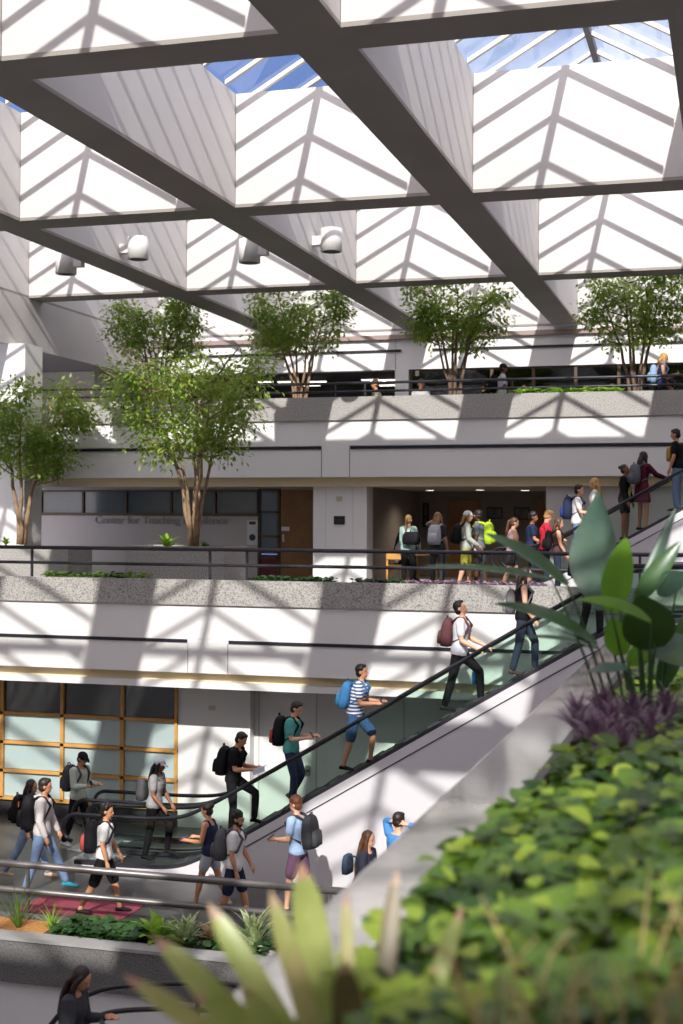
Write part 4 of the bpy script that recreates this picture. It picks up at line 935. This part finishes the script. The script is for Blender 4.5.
# --- upper gallery
p = person('person in a dark cap and white shirt standing behind the upper railing', PX(501, 34.5), 34.5, onY(501, 365, 34.5).z-1.74, 10, 1.74, 'm', 'brown', ('tee', 'white_shirt', (.74, .74, .80)), ('pants', 'black_trousers', BLACK), ('short', 'black'), BLACK, {'armR': (12, 8, 50, 10), 'armL': (12, 8, 50, 10)}, cap=(.03, .03, .04))
backpack('black backpack on the person in the dark cap on the upper gallery', p, BLACK, 'black')
p = person('blonde woman in a navy top looking at her phone on the upper gallery', PX(661, 34.0), 34.0, onY(661, 354.5, 34.0).z-1.70, 5, 1.70, 'f', 'light', ('tank', 'navy_tank', NAVY), ('pants', 'black_trousers', BLACK), ('long', 'blonde'), BLACK, {'armR': (8, 8, 97, 5), 'armL': (8, 8, 97, 8), 'hp': 12, 'hl': .26})
backpack('pale blue backpack on the blonde woman of the upper gallery', p, (.28, .42, .62), 'lightblue', .95); phone('phone raised by the blonde woman of the upper gallery', p)
for px, lab, hc, tc_, fc in ((378, 'seated person with brown hair behind the upper railing', 'brown', (.25, .22, .2), 200), (420, 'seated person with black hair right beside the middle gallery tree', 'black', (.5, .5, .5), -70), (483, 'seated person in dark clothes left of the standing gallery visitor', 'black', BLACK, 20), (674, 'seated person in dark clothes at the right end of the upper gallery', 'black', BLACK, 190)):
    z = onY(px, 385, 34.4).z
    p = person(lab, PX(px, 34.4), 34.4, z-1.22, fc, 1.7, 'm', 'tan', ('tee', 'seat_'+str(px), tc_), ('pants', 'dark_jeans', (.03, .04, .07)), ('curly', hc), BLACK, {'legL': (86, 84), 'legR': (84, 82), 'lean': 8})
    st = empty('stool', (PX(px, 34.4), 34.4, ZF3)); tag(st, 'low dark stool under the '+' '.join(lab.split()[:11]).rstrip(','), 'stool')
    hh = max(.2, z-1.22+.36-ZF3)
    MB().tube([(0, 0, hh-.05), (0, 0, hh)], .19, 14).build('seat', METAL, st)
    for q in range(4): MB().tube([(.14*cos(q*pi/2), .14*sin(q*pi/2), 0), (.12*cos(q*pi/2), .12*sin(q*pi/2), hh-.04)], .018, 6).build('leg', METAL, st)
# ================================================================ TREES AND PLANTS
def leafmat(name, c, c2, rough=.35, tl=.45, scale=3): return mat(name, c, rough, c2, scale, transl=tl, coords='Object')
LT = leafmat('tree_leaf', (.20, .32, .05), (.44, .56, .10), .45, .5, 1.8)
def tree(label, x, y, z, h, trunk_h, crown, seed, nleaf=7000, bark=BARK, stems=6, leaf=.085, group=None, spread=1.0, bush=1.0):
    """multi-stem indoor tree: vase of branches plus a crown of small leaves"""
    R = random.Random(seed); t = empty('tree', (x, y, z)); tag(t, label, 'tree', group)
    cx, cy, cz = crown; tips = []; T = MB()
    for s_ in range(stems):
        az = 2*pi*s_/stems+R.uniform(-.4, .4); out = R.uniform(.25, .62)*spread
        p = V((.07*cos(az), .07*sin(az), 0)); pts = [p.copy()]; d = V((cos(az)*.12, sin(az)*.12, 1))
        n = 9; L = h*R.uniform(.72, .92)
        for k in range(n):
            u = (k+1)/n; tgt = V((cos(az)*cx*out*1.1, sin(az)*cy*out*1.1, L)); w_ = u**1.5
            p = V((tgt.x*w_+.07*cos(az)*(1-w_)+R.uniform(-.035, .035), tgt.y*w_+.07*sin(az)*(1-w_)+R.uniform(-.035, .035), L*u)); pts.append(p)
        r0 = R.uniform(.042, .062)*h/3.6; T.tube(pts, [r0*(1-.82*k/n) for k in range(n+1)], 7)
        tips.append(pts[-1])
        for k in range(3, n+1):
            if pts[k].z < trunk_h*.85: continue
            for q in range(R.choice((1, 2, 2))):
                a2 = az+R.uniform(-1.3, 1.3); ln = R.uniform(.35, 1.0)*cx*.7
                e = pts[k]+V((cos(a2)*ln, sin(a2)*ln*cy/cx, R.uniform(.1, .75)*ln)); mid = pts[k].lerp(e, .5)+V((R.uniform(-.06, .06), R.uniform(-.06, .06), -.05))
                T.tube([pts[k], mid, e], [r0*.38, r0*.26, r0*.1], 5); tips += [e, mid.lerp(e, .5)]
                for w2 in range(2):
                    f_ = mid.lerp(e, R.uniform(.2, 1)); g_ = f_+V((R.uniform(-1, 1), R.uniform(-1, 1)*cy/cx, R.uniform(-.1, .8)))*.32*cx*.7
                    T.tube([f_, g_], [r0*.16, r0*.06], 4); tips.append(g_)
    T.build('trunk', bark, t, True)
    Fm = MB(); c0 = V((0, 0, trunk_h+(h-trunk_h)*.52)); rz = (h-trunk_h)*.56
    cl = []
    for p in tips:
        q = p-c0
        if (q.x/cx)**2+(q.y/cy)**2+(q.z/rz)**2 < 1.35: cl.append(p)
    while len(cl) < 90*bush:
        a = R.uniform(0, 2*pi); e_ = R.uniform(-.75, 1); k = sqrt(1-e_*e_); rr = R.uniform(.55, 1.0)
        nz = 1+.25*noise.noise(V((cos(a)*2+seed, sin(a)*2, e_*2)))
        cl.append(c0+V((cos(a)*k*cx*rr*nz, sin(a)*k*cy*rr*nz, e_*rz*rr*nz)))
    vs = []; fs = []
    for k in range(nleaf):
        c = cl[k % len(cl)]; sg = .13*cx/1.2
        p = c+V((R.gauss(0, sg), R.gauss(0, sg), R.gauss(0, sg*.7)))
        d = (p-c); d.z -= .05
        if d.length < 1e-3: d = V((1, 0, 0))
        d = (d.normalized()+V((R.uniform(-.6, .6), R.uniform(-.6, .6), R.uniform(-.7, .3)))).normalized()
        sd = d.cross(V((R.uniform(-.5, .5), R.uniform(-.5, .5), 1))); sd.normalize(); nn = d.cross(sd)
        L = leaf*R.uniform(.7, 1.25); W = L*.26; b = len(vs)
        vs += [p, p+d*L*.45+sd*W-nn*W*.25, p+d*L, p+d*L*.45-sd*W-nn*W*.25]
        fs += [(b, b+1, b+2), (b, b+2, b+3)]
    Fm.add(vs, fs); Fm.build('foliage', LT, t)
    return t
def onleft(px, Y): return onY(px, 519, Y).x
# middle level trees in granite boxes
def planter_box(label, pxa, pxb, ya, yb, ztop, zf=ZF2):
    xa, xb = onleft(pxa, ya), onleft(pxb, ya); cx, cy = (xa+xb)/2, (ya+yb)/2; t = empty('planter_box', (cx, cy, zf)); tag(t, label, 'planter')
    w, d, h = (xb-xa)/2, (yb-ya)/2, ztop-zf; m = MB()
    m.box((-w, -d, 0), (w, -d+.1, h)); m.box((-w, d-.1, 0), (w, d, h)); m.box((-w, -d+.1, 0), (-w+.1, d-.1, h)); m.box((w-.1, -d+.1, 0), (w, d-.1, h))
    m.build('box', GRAN, t); MB().box((-w+.1, -d+.1, 0), (w-.1, d-.1, h-.06)).build('soil', SOIL, t)
zb2 = onY(150, 546, 27.1).z
planter_box('light granite planter box holding the large tree of the middle level', 125, 224, 27.1, 28.5, zb2)
planter_box('granite planter box holding the tree at the left edge', -60, 68, 29.9, 31.2, onY(40, 548, 29.9).z)
tree('large multi-stemmed tree in the granite planter box of the middle level', onleft(194, 27.8), 27.8, zb2-.06, 4.2, 2.0, (1.95, 1.25, 0), 11, 7800, BARK, 6, .13)
tree('tree at the left edge standing in the granite planter box', onleft(22, 30.55), 30.55, zb2-.08, 4.1, 1.75, (1.5, 1.25, 0), 23, 7000, BARK, 5, .14)
# gallery trees
tz = ZF3+.15
for px, lab, sd, hh, cxw, nl in ((300, 'gallery tree second from left, in front of the dark room with strip lamps', 5, 3.85, 1.42, 8500), (455, 'middle gallery tree left of the white shirted person', 9, 3.9, 1.35, 8500), (635, 'gallery tree nearest the right edge beside the blonde woman', 14, 4.0, 1.38, 8500), (160, 'leftmost gallery tree rising behind the large middle level tree', 31, 3.8, 1.35, 7500)):
    x = onleft(px, 34.6); tree(lab, x, 34.6, tz, hh, 1.95, (cxw, 1.1, 0), sd, int(nl*.62), BARKD if px != 300 else BARK, 6, .13)
    pb = empty('tree_pot', (x, 34.6, ZF3)); tag(pb, 'low granite pot of the '+lab.split(',')[0], 'pot')
    MB().tube([(0, 0, 0), (0, 0, .26), (0, 0, .27)], [.38, .44, .40], 18).build('bowl', GRAN, pb, True); MB().tube([(0, 0, .2), (0, 0, .272)], .38, 16).build('soil', SOIL, pb)

# generic leafy things -------------------------------------------------------
def blade(vs, fs, base, tip, w, droop=.1, fold=.25, n=6, nrm=V((0, 0, 1)), shape=None, twist=0):
    """one leaf: tapered folded blade from base to tip"""
    base, tip = V(base), V(tip); L = (tip-base).length; d = (tip-base).normalized(); sd = d.cross(nrm)
    if sd.length < 1e-4: sd = d.cross(V((0, 1, 0)))
    sd.normalize(); up_ = sd.cross(d); b = len(vs)
    for k in range(n+1):
        u = k/n; c = base.lerp(tip, u)+up_*(droop*L*4*u*(1-u)); 
        ww = w*(shape(u) if shape else sin(pi*min(1, u*.94+.06))**.8)
        a = twist*u; s2 = sd*cos(a)+up_*sin(a); u2 = up_*cos(a)-sd*sin(a)
        vs += [c+s2*ww+u2*ww*fold, c, c-s2*ww+u2*ww*fold]
    for k in range(n):
        i = b+3*k; fs += [(i, i+1, i+4, i+3), (i+1, i+2, i+5, i+4)]
def rosette(name, label, cat, x, y, z, n, L, w, m_, seed, up0=.3, up1=1.2, droop=.15, fold=.3, group=None, shape=None, part='leaf_blades'):
    R = random.Random(seed); t = empty(name, (x, y, z)); tag(t, label, cat, group); vs = []; fs = []
    for k in range(n):
        a = 2.4*k+R.uniform(-.3, .3); e = up0+(up1-up0)*(k/n); l = L*R.uniform(.7, 1.1)
        tip = V((cos(a)*cos(e)*l, sin(a)*cos(e)*l, sin(e)*l)); blade(vs, fs, V((cos(a)*.02, sin(a)*.02, 0)), tip, w*R.uniform(.8, 1.1), droop, fold, 6, shape=shape)
    mb = MB(); mb.add(vs, fs); mb.build(part, m_, t, True)
    MB().tube([(0, 0, -.05), (0, 0, L*.18)], [.03, .015], 8, True).build('crown', m_, t, True)
    return t
PLG = leafmat('pothos_leaf', (.16, .27, .03), (.02, .065, .012), .3, .35, 1.5)
PLL = leafmat('lime_leaf', (.38, .60, .07), (.24, .46, .05), .35, .45, 4)
PLD = leafmat('dark_ground_leaf', (.025, .07, .018), (.05, .12, .03), .35, .3, 5)
PUR = leafmat('purple_leaf', (.20, .10, .17), (.46, .34, .42), .4, .3, 9)
def heart(u): return max(0.0, (sin(pi*u**.62))**.75)
def groundcover(name, label, pts_fn, n, size, m_, seed, lift=.2, cat='ground cover'):
    R = random.Random(seed); vs = []; fs = []; st = MB()
    for k in range(n):
        p = pts_fn(R); 
        if p is None: continue
        a = R.uniform(0, 2*pi); l = size*R.uniform(.6, 1.25); el = R.uniform(-.35, .55)
        d = V((cos(a)*cos(el), sin(a)*cos(el), sin(el))); hgt = lift*R.uniform(.35, 1.1); b = p+V((0, 0, hgt))
        blade(vs, fs, b, b+d*l, l*.40, .06, .22, 5, nrm=V((R.uniform(-.3, .3), R.uniform(-.6, .1), 1)).normalized(), shape=heart)
        if k % 3 == 0: st.tube([p+V((R.uniform(-.03, .03), R.uniform(-.03, .03), 0)), b], .004, 4)
    mb = MB(); mb.add(vs, fs); o = mb.build(name, m_, None, True); tag(o, label, cat, None, 'stuff')
    return o
# near bed: broad heart leaved ground cover
def bedz(x, y): return -1.60+.42*min(1, max(0, (x+1.1)/1.6))*(1 if y < 7 else max(.5, 1-(y-7)*.16))-(0 if y < 7.5 else .06*min(1, y-7.5))
def near(R):
    y = 2.2+(R.random()**.85)*10.5
    x0 = -1.14 if y < 6.3 else (-1.14+min(.22, (y-6.3)*.2)); x = x0+R.random()**1.1*(.45+y*.34)
    return V((x, y, bedz(x, y)-.08+.12*noise.noise(V((x*2, y*2, 3)))))
groundcover('heart_leaf_ground_cover', 'dense bed of broad green heart shaped leaves filling the lower right', near, 11500, .125, PLG, 3, .24)
groundcover('yellow_green_ground_cover', 'yellow green leaves, sunlight put into their colour, scattered through the near planter bed', near, 1700, .115, leafmat('sunlit_tone_leaf', (.42, .52, .07), (.20, .34, .03), .35, .5, 3), 8, .30)  # sunlight on the leaves is put into this brighter colour
groundcover('fallen_leaf_litter', 'dry tan leaves lying between the near planter leaves', near, 700, .10, mat('dry_leaf', (.50, .34, .17), .8, (.34, .20, .09), 6, transl=.2), 18, .20, 'leaf litter')
v = onZ(506, 738, -.93) if False else onY(597, 748, 9.2)
yl = empty('yellow_leaf_plant', (v.x, 9.2, v.z-.3)); tag(yl, 'single bright yellow leaf standing out below the purple plants', 'leaf')
vs = []; fs = []; blade(vs, fs, V((-.07, 0, .28)), V((.09, -.02, .33)), .055, .05, .15, 6, V((0, -1, .6)).normalized(), heart); q_ = MB(); q_.add(vs, fs); q_.build('leaf', mat('yellow_leaf', (.75, .55, .02), .4, (.70, .48, .03), 3, transl=.3), yl, True)
MB().tube([(0, .05, 0), (-.03, .02, .15), (-.07, 0, .28)], .005, 5).build('stalk', PLG, yl, True)
v = onY(525, 990, 4.3)
wl_ = empty('pale_leaf_plant', (v.x, 4.3, v.z-.2)); tag(wl_, 'blurred cream white leaf near the bottom edge', 'leaf')
vs = []; fs = []; blade(vs, fs, V((-.06, 0, .22)), V((.07, 0, .17)), .045, .05, .15, 6, V((0, -1, .6)).normalized(), heart); q_ = MB(); q_.add(vs, fs); q_.build('leaf', mat('cream_leaf', (.60, .60, .42), .4, (.45, .50, .30), 5, transl=.3), wl_, True)
MB().tube([(0, .05, 0), (-.03, .02, .12), (-.06, 0, .22)], .004, 5).build('stalk', PLG, wl_, True)
# purple rosettes
k = 0
for px, py, Y, L in ((585, 712, 9.6, .36), (604, 728, 9.2, .36), (622, 716, 9.7, .34), (640, 706, 10.2, .34), (660, 722, 9.6, .32), (676, 700, 10.3, .34), (612, 700, 10.3, .32), (630, 738, 8.9, .30)):
    Y -= 1.0; v = onY(px-8, py+8, Y); k += 1
    rosette('purple_rosette_plant', 'spiky purple leaved rosette in the clump below the bird of paradise', 'plant', v.x, Y, v.z-.06, 34, L*.72, .017, PUR, 40+k, .25, 1.45, .12, .35, 'purple rosettes below the bird of paradise')
# near blurred bromeliad --------------------------------------------------
BRG = leafmat('bromeliad_leaf', (.26, .32, .07), (.46, .50, .16), .35, .35, 4)
BRR = leafmat('bromeliad_tip', (.50, .27, .19), (.48, .36, .18), .4, .35, 6)
def P3(px, py, Y): return onY(px, py, Y)
YBR = 3.7; bs = P3(345, 1130, YBR); br = empty('bromeliad', bs); tag(br, 'large out of focus bromeliad with long green leaves and reddish tips at the bottom', 'plant')
BRL = leafmat('bromeliad_leaf_pale', (.34, .36, .10), (.50, .42, .19), .35, .4, 5); BRK = leafmat('bromeliad_leaf_brown', (.13, .10, .05), (.20, .15, .06), .4, .25, 5)
def brleaf(tp, w, bpx, droop, m1):
    tip = P3(*tp)-bs; base = P3(bpx, 1120, YBR)-bs; vs = []; fs = []
    sh_ = lambda u: (1-.25*u)*(1 if u < .78 else max(0.03, 1-((u-.78)/.22)**2.2))
    nrm = (-(bs+tip*.5)).normalized()+V((0, 0, .25))
    blade(vs, fs, base, tip, w, droop, .18, 14, nrm.normalized(), sh_)
    keep = []; red = []
    for f in fs: (red if min(f) >= 3*13 else keep).append(f)
    q = MB(); q.add(vs, keep+red); o = q.build('leaf', [m1, BRR], br, True)
    for i_, pl in enumerate(o.data.polygons): pl.material_index = 1 if i_ >= len(keep) else 0
for px, py, dY, w, bpx, dr, m1 in ((122, 974, -.3, .036, 318, .09, BRL), (152, 935, -.2, .044, 326, .10, BRG), (208, 903, 0, .044, 333, .07, BRG), (300, 862, .15, .060, 345, -.02, BRG), (270, 890, .05, .038, 338, .04, BRL), (346, 890, .35, .026, 352, 0, BRL), (397, 868, .4, .034, 368, -.03, BRK), (463, 905, .3, .034, 385, -.05, BRG), (190, 990, -.4, .040, 326, .08, BRG), (345, 960, -.3, .050, 352, 0, BRK), (240, 985, -.3, .044, 335, .04, BRG), (436, 965, .1, .034, 378, -.04, BRG)):
    brleaf((px, py, YBR+dY), w, bpx, dr, m1)
MB().tube([(0, 0, -.3), (0, 0, .02), (0.0, 0, .1)], [.07, .08, .05], 10, True).build('stem_base', BRG, br, True)
bp = empty('clay_pot', bs+V((0, 0, -.62))); tag(bp, 'clay pot of the out of focus bromeliad below the picture edge', 'pot'); MB().tube([(0, 0, 0), (0, 0, .3), (0, 0, .42)], [.14, .19, .2], 18).build('bowl', mat('terracotta', (.40, .17, .09), .8), bp, True)
# bird of paradise ---------------------------------------------------------
BPD = leafmat('paradise_leaf_dark', (.05, .12, .04), (.08, .17, .055), .3, .25, 3)
BPB = leafmat('paradise_leaf_light', (.20, .40, .03), (.14, .32, .03), .35, .55, 3)
BPG = leafmat('paradise_leaf_bluegreen', (.065, .125, .09), (.11, .18, .13), .35, .2, 3)
YB_ = 9.6; root = onY(642, 745, YB_); bpz = empty('bird_of_paradise', (root.x, YB_, root.z-.25)); tag(bpz, 'tall broad-leaved plant with paddle shaped leaves on long stalks at the right', 'plant')
RB = V(bpz.location)
def paddle(bpx, bpy_, tpx, tpy, wpx, m_, Y0=9.6, Y1=9.4, nr=(0, -1, .35), fold=.2, droop=.04, rootpx=0, twist=0, ex=.75):
    a, b = onY(bpx, bpy_, Y0), onY(tpx, tpy, Y1); vs = []; fs = []; w = wpx/F_PX*(Y0+Y1)/2/2
    blade(vs, fs, a-RB, b-RB, w, droop, fold, 12, V(nr).normalized(), lambda u: max(.03, sin(pi*min(1, .05+u*.93)**.85)**ex), twist)
    q = MB(); q.add(vs, fs); lf = q.build('leaf', m_, bpz, True)
    A = a-RB; r0 = V((rootpx/F_PX*9.6, 0, 0)); mid = r0.lerp(A, .55)+V((0, 0, .10))
    MB().tube([r0, r0.lerp(mid, .5)+V((0, 0, .04)), mid, mid.lerp(A, .5)+V((0, 0, .02)), A, (A*.6+(b-RB)*.4)], [.012, .011, .010, .008, .007, .003], 7).build('stalk', BPD, bpz, True)
    return lf
paddle(597, 645, 494, 604, 26, BPD, 9.3, 9.1, (0, -.5, 1), .25, .08, -10)
paddle(568, 586, 486, 534, 30, BPD, 9.2, 9.0, (.2, -.5, 1), .3, .03, -14)
paddle(552, 580, 425, 566, 14, BPD, 9.4, 9.0, (0, -.5, 1), .2, .03, -18)
paddle(604, 610, 598, 491, 56, BPG, 9.6, 9.7, (-.5, -1, 0), .8, -.06, -6, ex=1.15)
paddle(611, 612, 626, 538, 30, BPB, 9.3, 9.3, (0, -1, .1), .15, .02, 0)
paddle(651, 622, 577, 600, 20, BPB, 9.2, 9.1, (0, -.6, 1), .2, .10, 4)
paddle(655, 648, 640, 596, 52, leafmat('paradise_leaf_deep', (.03, .07, .015), (.045, .09, .02), .4, .3, 3), 9.4, 9.3, (0, -1, .2), .12, .02, 4)
paddle(638, 600, 676, 508, 12, BPG, 9.6, 9.8, (-.3, -1, 0), .5, -.02, 3)
paddle(636, 602, 680, 542, 20, BPD, 9.6, 9.7, (0, -1, .2), .3, .04, 3)
paddle(676, 592, 664, 572, 34, BPG, 9.7, 9.6, (0, -1, .3), .15, .03, 10)
paddle(622, 655, 612, 618, 26, BPB, 9.5, 9.5, (0, -1, .2), .2, .03, 1)
paddle(598, 648, 520, 637, 10, BPD, 9.6, 9.3, (0, -.5, 1), .2, .05, -8)
paddle(628, 668, 587, 672, 16, BPG, 9.0, 8.9, (0, -.6, 1), .15, .05, 0)
paddle(652, 652, 684, 636, 24, BPG, 9.5, 9.5, (0, -.8, .6), .2, .03, 8)
paddle(640, 640, 700, 668, 30, BPD, 9.7, 9.6, (0, -.7, .6), .2, .06, 8)
paddle(640, 640, 622, 604, 24, BPD, 9.9, 9.9, (0, -1, .3), .2, .06, 2)
paddle(660, 690, 690, 610, 22, BPD, 9.9, 9.9, (0, -1, .3), .2, .06, 10)
paddle(628, 664, 660, 640, 20, BPB, 9.9, 9.9, (0, -1, .4), .2, .06, 6)
R_ = random.Random(5); q_ = MB()
for k in range(60):
    v = onZ(R_.uniform(470, 760), R_.uniform(1000, 1180), -1.25); a_ = R_.uniform(0, 6.28)
    q_.tube([v, v+V((.05*cos(a_), .05*sin(a_), R_.uniform(.1, .2))), v+V((.13*cos(a_), .13*sin(a_), R_.uniform(.16, .34)))], [.004, .0035, .002], 5)
tag(q_.build('dry_grass', mat('straw', (.55, .40, .18), .8, transl=.2), None, True), 'dry straw coloured grass blades in the bottom right corner', 'grass', None, 'stuff')
# small strip planting along the middle and upper parapets
def strip(pxa, pxb, Y, z, dy=.18):
    xa, xb = onleft(pxa, Y), onleft(pxb, Y)
    return lambda R: V((R.uniform(xa, xb), Y+R.uniform(-dy, dy), z))
groundcover('low_strip_plants', 'low green leaves in the middle parapet soil strip below the left planter boxes', strip(45, 150, 24.0, ZP-.1), 420, .10, PLG, 51, .16)
groundcover('low_strip_plants', 'feathery low plants in the middle parapet strip below the wooden door', strip(255, 335, 24.0, ZP-.1), 520, .10, PLD, 52, .14)
groundcover('low_strip_plants', 'low green plants in the middle parapet strip right of the pilaster', strip(355, 402, 24.0, ZP-.1), 260, .10, PLD, 53, .13)
groundcover('low_strip_plants', 'low purple plants in the middle parapet strip below the group of people', strip(402, 545, 24.0, ZP-.1), 600, .09, PUR, 54, .12)
groundcover('gallery_ground_cover', 'bright green leaves spilling over the upper parapet right of the standing visitor', strip(512, 622, 32.55, 2.95, .1), 420, .13, PLL, 55, .14)
groundcover('gallery_ground_cover', 'small green leaves along the upper parapet below the gallery tree second from left', strip(335, 395, 32.55, 2.93, .1), 120, .10, PLL, 56, .06)
groundcover('gallery_ground_cover', 'small green leaves along the upper parapet left of the standing visitor', strip(470, 500, 32.55, 2.93, .1), 60, .12, PLL, 57, .08)
rosette('leafy_plant', 'bright lime green plant at the foot of the large middle level tree', 'plant', onleft(167, 27.3), 27.3, zb2-.06, 16, .42, .05, PLL, 61, .2, 1.2)
rosette('leafy_plant', 'small green plant right of the large tree trunk', 'plant', onleft(205, 27.3), 27.3, zb2-.06, 12, .22, .03, PLG, 62, .2, 1.2)
rosette('leafy_plant', 'small plant at the foot of the left edge tree', 'plant', onleft(6, 30.1), 30.1, zb2-.08, 16, .26, .03, PLL, 63, .2, 1.2)
# lower planter
zp = -6.06
def LP(px, Y=18.0): return onY(px, 930, Y).x
grass = lambda u: 1-u*.9
rosette('spider_lily_plant', 'grassy arching plant at the left end of the lower planter', 'plant', LP(18), 18.0, zp, 26, .75, .018, leafmat('grass_leaf', (.17, .28, .05), (.10, .20, .03), .4, .4, 4), 71, .5, 1.45, .10, .3, shape=grass)
rosette('spider_lily_plant', 'smaller grassy plant second from the left in the lower planter', 'plant', LP(52), 18.0, zp, 22, .48, .02, PLL, 72, .4, 1.4, .12, .3, shape=grass)
rosette('leafy_plant', 'bright green rosette plant in the middle of the lower planter', 'plant', LP(160), 17.9, zp, 26, .52, .07, PLL, 73, .15, 1.3)
rosette('leafy_plant', 'cream variegated plant right of the bright green rosette in the lower planter', 'plant', LP(187), 17.95, zp, 26, .52, .045, mat('variegated_leaf', (.66, .68, .42), .4, (.22, .36, .10), 14, transl=.3), 74, .4, 1.45)
rosette('leafy_plant', 'reddish leaved low plant between the variegated ones in the lower planter', 'plant', LP(212), 18.0, zp, 20, .42, .05, mat('salmon_leaf', (.60, .30, .20), .4, (.30, .30, .12), 10, transl=.3), 75, .3, 1.3)
rosette('leafy_plant', 'tall pale variegated plant in front of the bearded man', 'plant', LP(256), 17.9, zp, 26, .68, .045, mat('variegated_leaf', (.55, .58, .35), .4), 76, .7, 1.5)
groundcover('planter_ground_cover', 'low dark green ground cover filling the lower planter', lambda R: V((R.uniform(LP(62), LP(148)), 18.0+R.uniform(-.34, .38), zp)), 900, .12, PLD, 77, .14)
groundcover('planter_ground_cover', 'dark leaves at the right end of the lower planter', lambda R: V((R.uniform(LP(195), LP(275)), 18.0+R.uniform(-.34, .38), zp)), 420, .12, PLD, 78, .14)
mu_ = MB().box((-19, 17.7, -6.07), (LP(48), 18.4, -6.045)).build('straw_mulch', mat('orange_mulch', (.50, .24, .07), .9, (.34, .15, .04), 22, bump=.5)); tag(mu_, 'orange straw mulch under the grassy plants', 'mulch', None, 'stuff')
for q, (px, s_) in enumerate(((248, .10), (258, .13), (270, .09))):
    rk = empty('rock', (LP(px, 17.8), 17.8, zp+.02)); tag(rk, ('small pale rock at the right end of the lower planter', 'largest grey rock at the right end of the lower planter', 'rightmost rock of the lower planter')[q], 'rock')
    m_ = MB(); m_.ball((0, 0, s_*.4), (s_, s_*.8, s_*.65), None, 10, 7); m_.v = [tuple(V(v_)*(1+.18*noise.noise(V(v_)*14+V((q*5, 0, 0))))) for v_ in m_.v]; m_.build('stone', GRAN, rk, True)
# ================================================================ LIGHT
w = bpy.data.worlds.new('sky'); SC.world = w; w.use_nodes = True; nt = w.node_tree; bg = nt.nodes['Background']
tc = nt.nodes.new('ShaderNodeTexCoord'); n = nt.nodes.new('ShaderNodeTexNoise'); n.inputs['Scale'].default_value = 5; n.inputs['Detail'].default_value = 6
mp = nt.nodes.new('ShaderNodeMapping'); mp.inputs['Scale'].default_value = (1, 1, 2.2)
r = nt.nodes.new('ShaderNodeValToRGB'); e = r.color_ramp.elements
e[0].position = .47; e[0].color = (.13, .21, .45, 1); e[1].position = .68; e[1].color = (.62, .70, .85, 1)
nt.links.new(tc.outputs['Generated'], mp.inputs[0]); nt.links.new(mp.outputs[0], n.inputs['Vector']); nt.links.new(n.outputs['Fac'], r.inputs['Fac']); nt.links.new(r.outputs['Color'], bg.inputs['Color'])
bg.inputs['Strength'].default_value = 1.0
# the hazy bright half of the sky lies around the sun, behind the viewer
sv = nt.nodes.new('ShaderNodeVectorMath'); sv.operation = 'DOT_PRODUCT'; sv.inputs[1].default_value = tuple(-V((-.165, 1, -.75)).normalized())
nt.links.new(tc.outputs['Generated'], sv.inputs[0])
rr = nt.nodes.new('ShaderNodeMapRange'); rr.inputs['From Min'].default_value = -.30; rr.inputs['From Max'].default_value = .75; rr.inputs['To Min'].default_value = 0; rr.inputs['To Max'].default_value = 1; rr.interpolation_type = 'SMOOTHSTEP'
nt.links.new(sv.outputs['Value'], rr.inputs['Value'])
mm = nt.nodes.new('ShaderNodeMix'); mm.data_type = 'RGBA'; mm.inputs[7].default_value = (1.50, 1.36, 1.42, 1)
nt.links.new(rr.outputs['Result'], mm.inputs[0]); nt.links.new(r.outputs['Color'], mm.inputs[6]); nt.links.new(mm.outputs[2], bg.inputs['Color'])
sd = bpy.data.lights.new('sun', 'SUN'); sd.energy = 4.0; sd.angle = radians(.55); sd.color = (1, .945, .86)
so = bpy.data.objects.new('sun', sd); COL.objects.link(so)
L_ = V((-.165, 1, -.75)).normalized(); so.rotation_euler = L_.to_track_quat('-Z', 'Y').to_euler(); so.location = (3, -20, 25)
SC.view_settings.exposure = 0.58
SC.cycles.max_bounces = 10; SC.cycles.diffuse_bounces = 6; SC.cycles.transparent_max_bounces = 16

# ================================================================ GROUPS OF LIKE THINGS
for o in [o for o in bpy.data.objects if o.parent is None]:
    n_ = o.name.split('.')[0]; g = None
    if n_ == 'person':
        z, y, x = o.location.z, o.location.y, o.location.x
        g = 'people riding the near escalator' if 21.9 < y < 22 else 'people riding the upper escalator' if 30.79 < y < 30.81 and x > -4.4 and z > -1.59 else 'people on the upper gallery' if z > 1.5 else 'people on the middle level walkway' if y > 25 else 'people on the lower walkway'
    g = g or {'backpack': 'backpacks worn by people', 'phone': 'phones held in hands', 'framed_picture': 'framed pictures on the lobby wall', 'wall_downlight': 'cylinder lamps on the skylight wells', 'planter_box': 'granite planter boxes of the middle level', 'tree_pot': 'pots of the gallery trees', 'stool': 'stools on the upper gallery', 'wall_sensor': 'small cream wall sensors', 'spider_lily_plant': 'grassy plants of the lower planter', 'rock': 'rocks of the lower planter', 'table_lamp': 'warm lamps in the gallery window', 'wooden_chair': 'wooden chairs by the lobby', 'escalator': 'escalators'}.get(n_)
    if n_ == 'tree': g = 'gallery trees' if o.location.z > 1 else 'middle level trees'
    if g and not o.get('group'): o['group'] = g
    if '_s' in o: del o['_s']
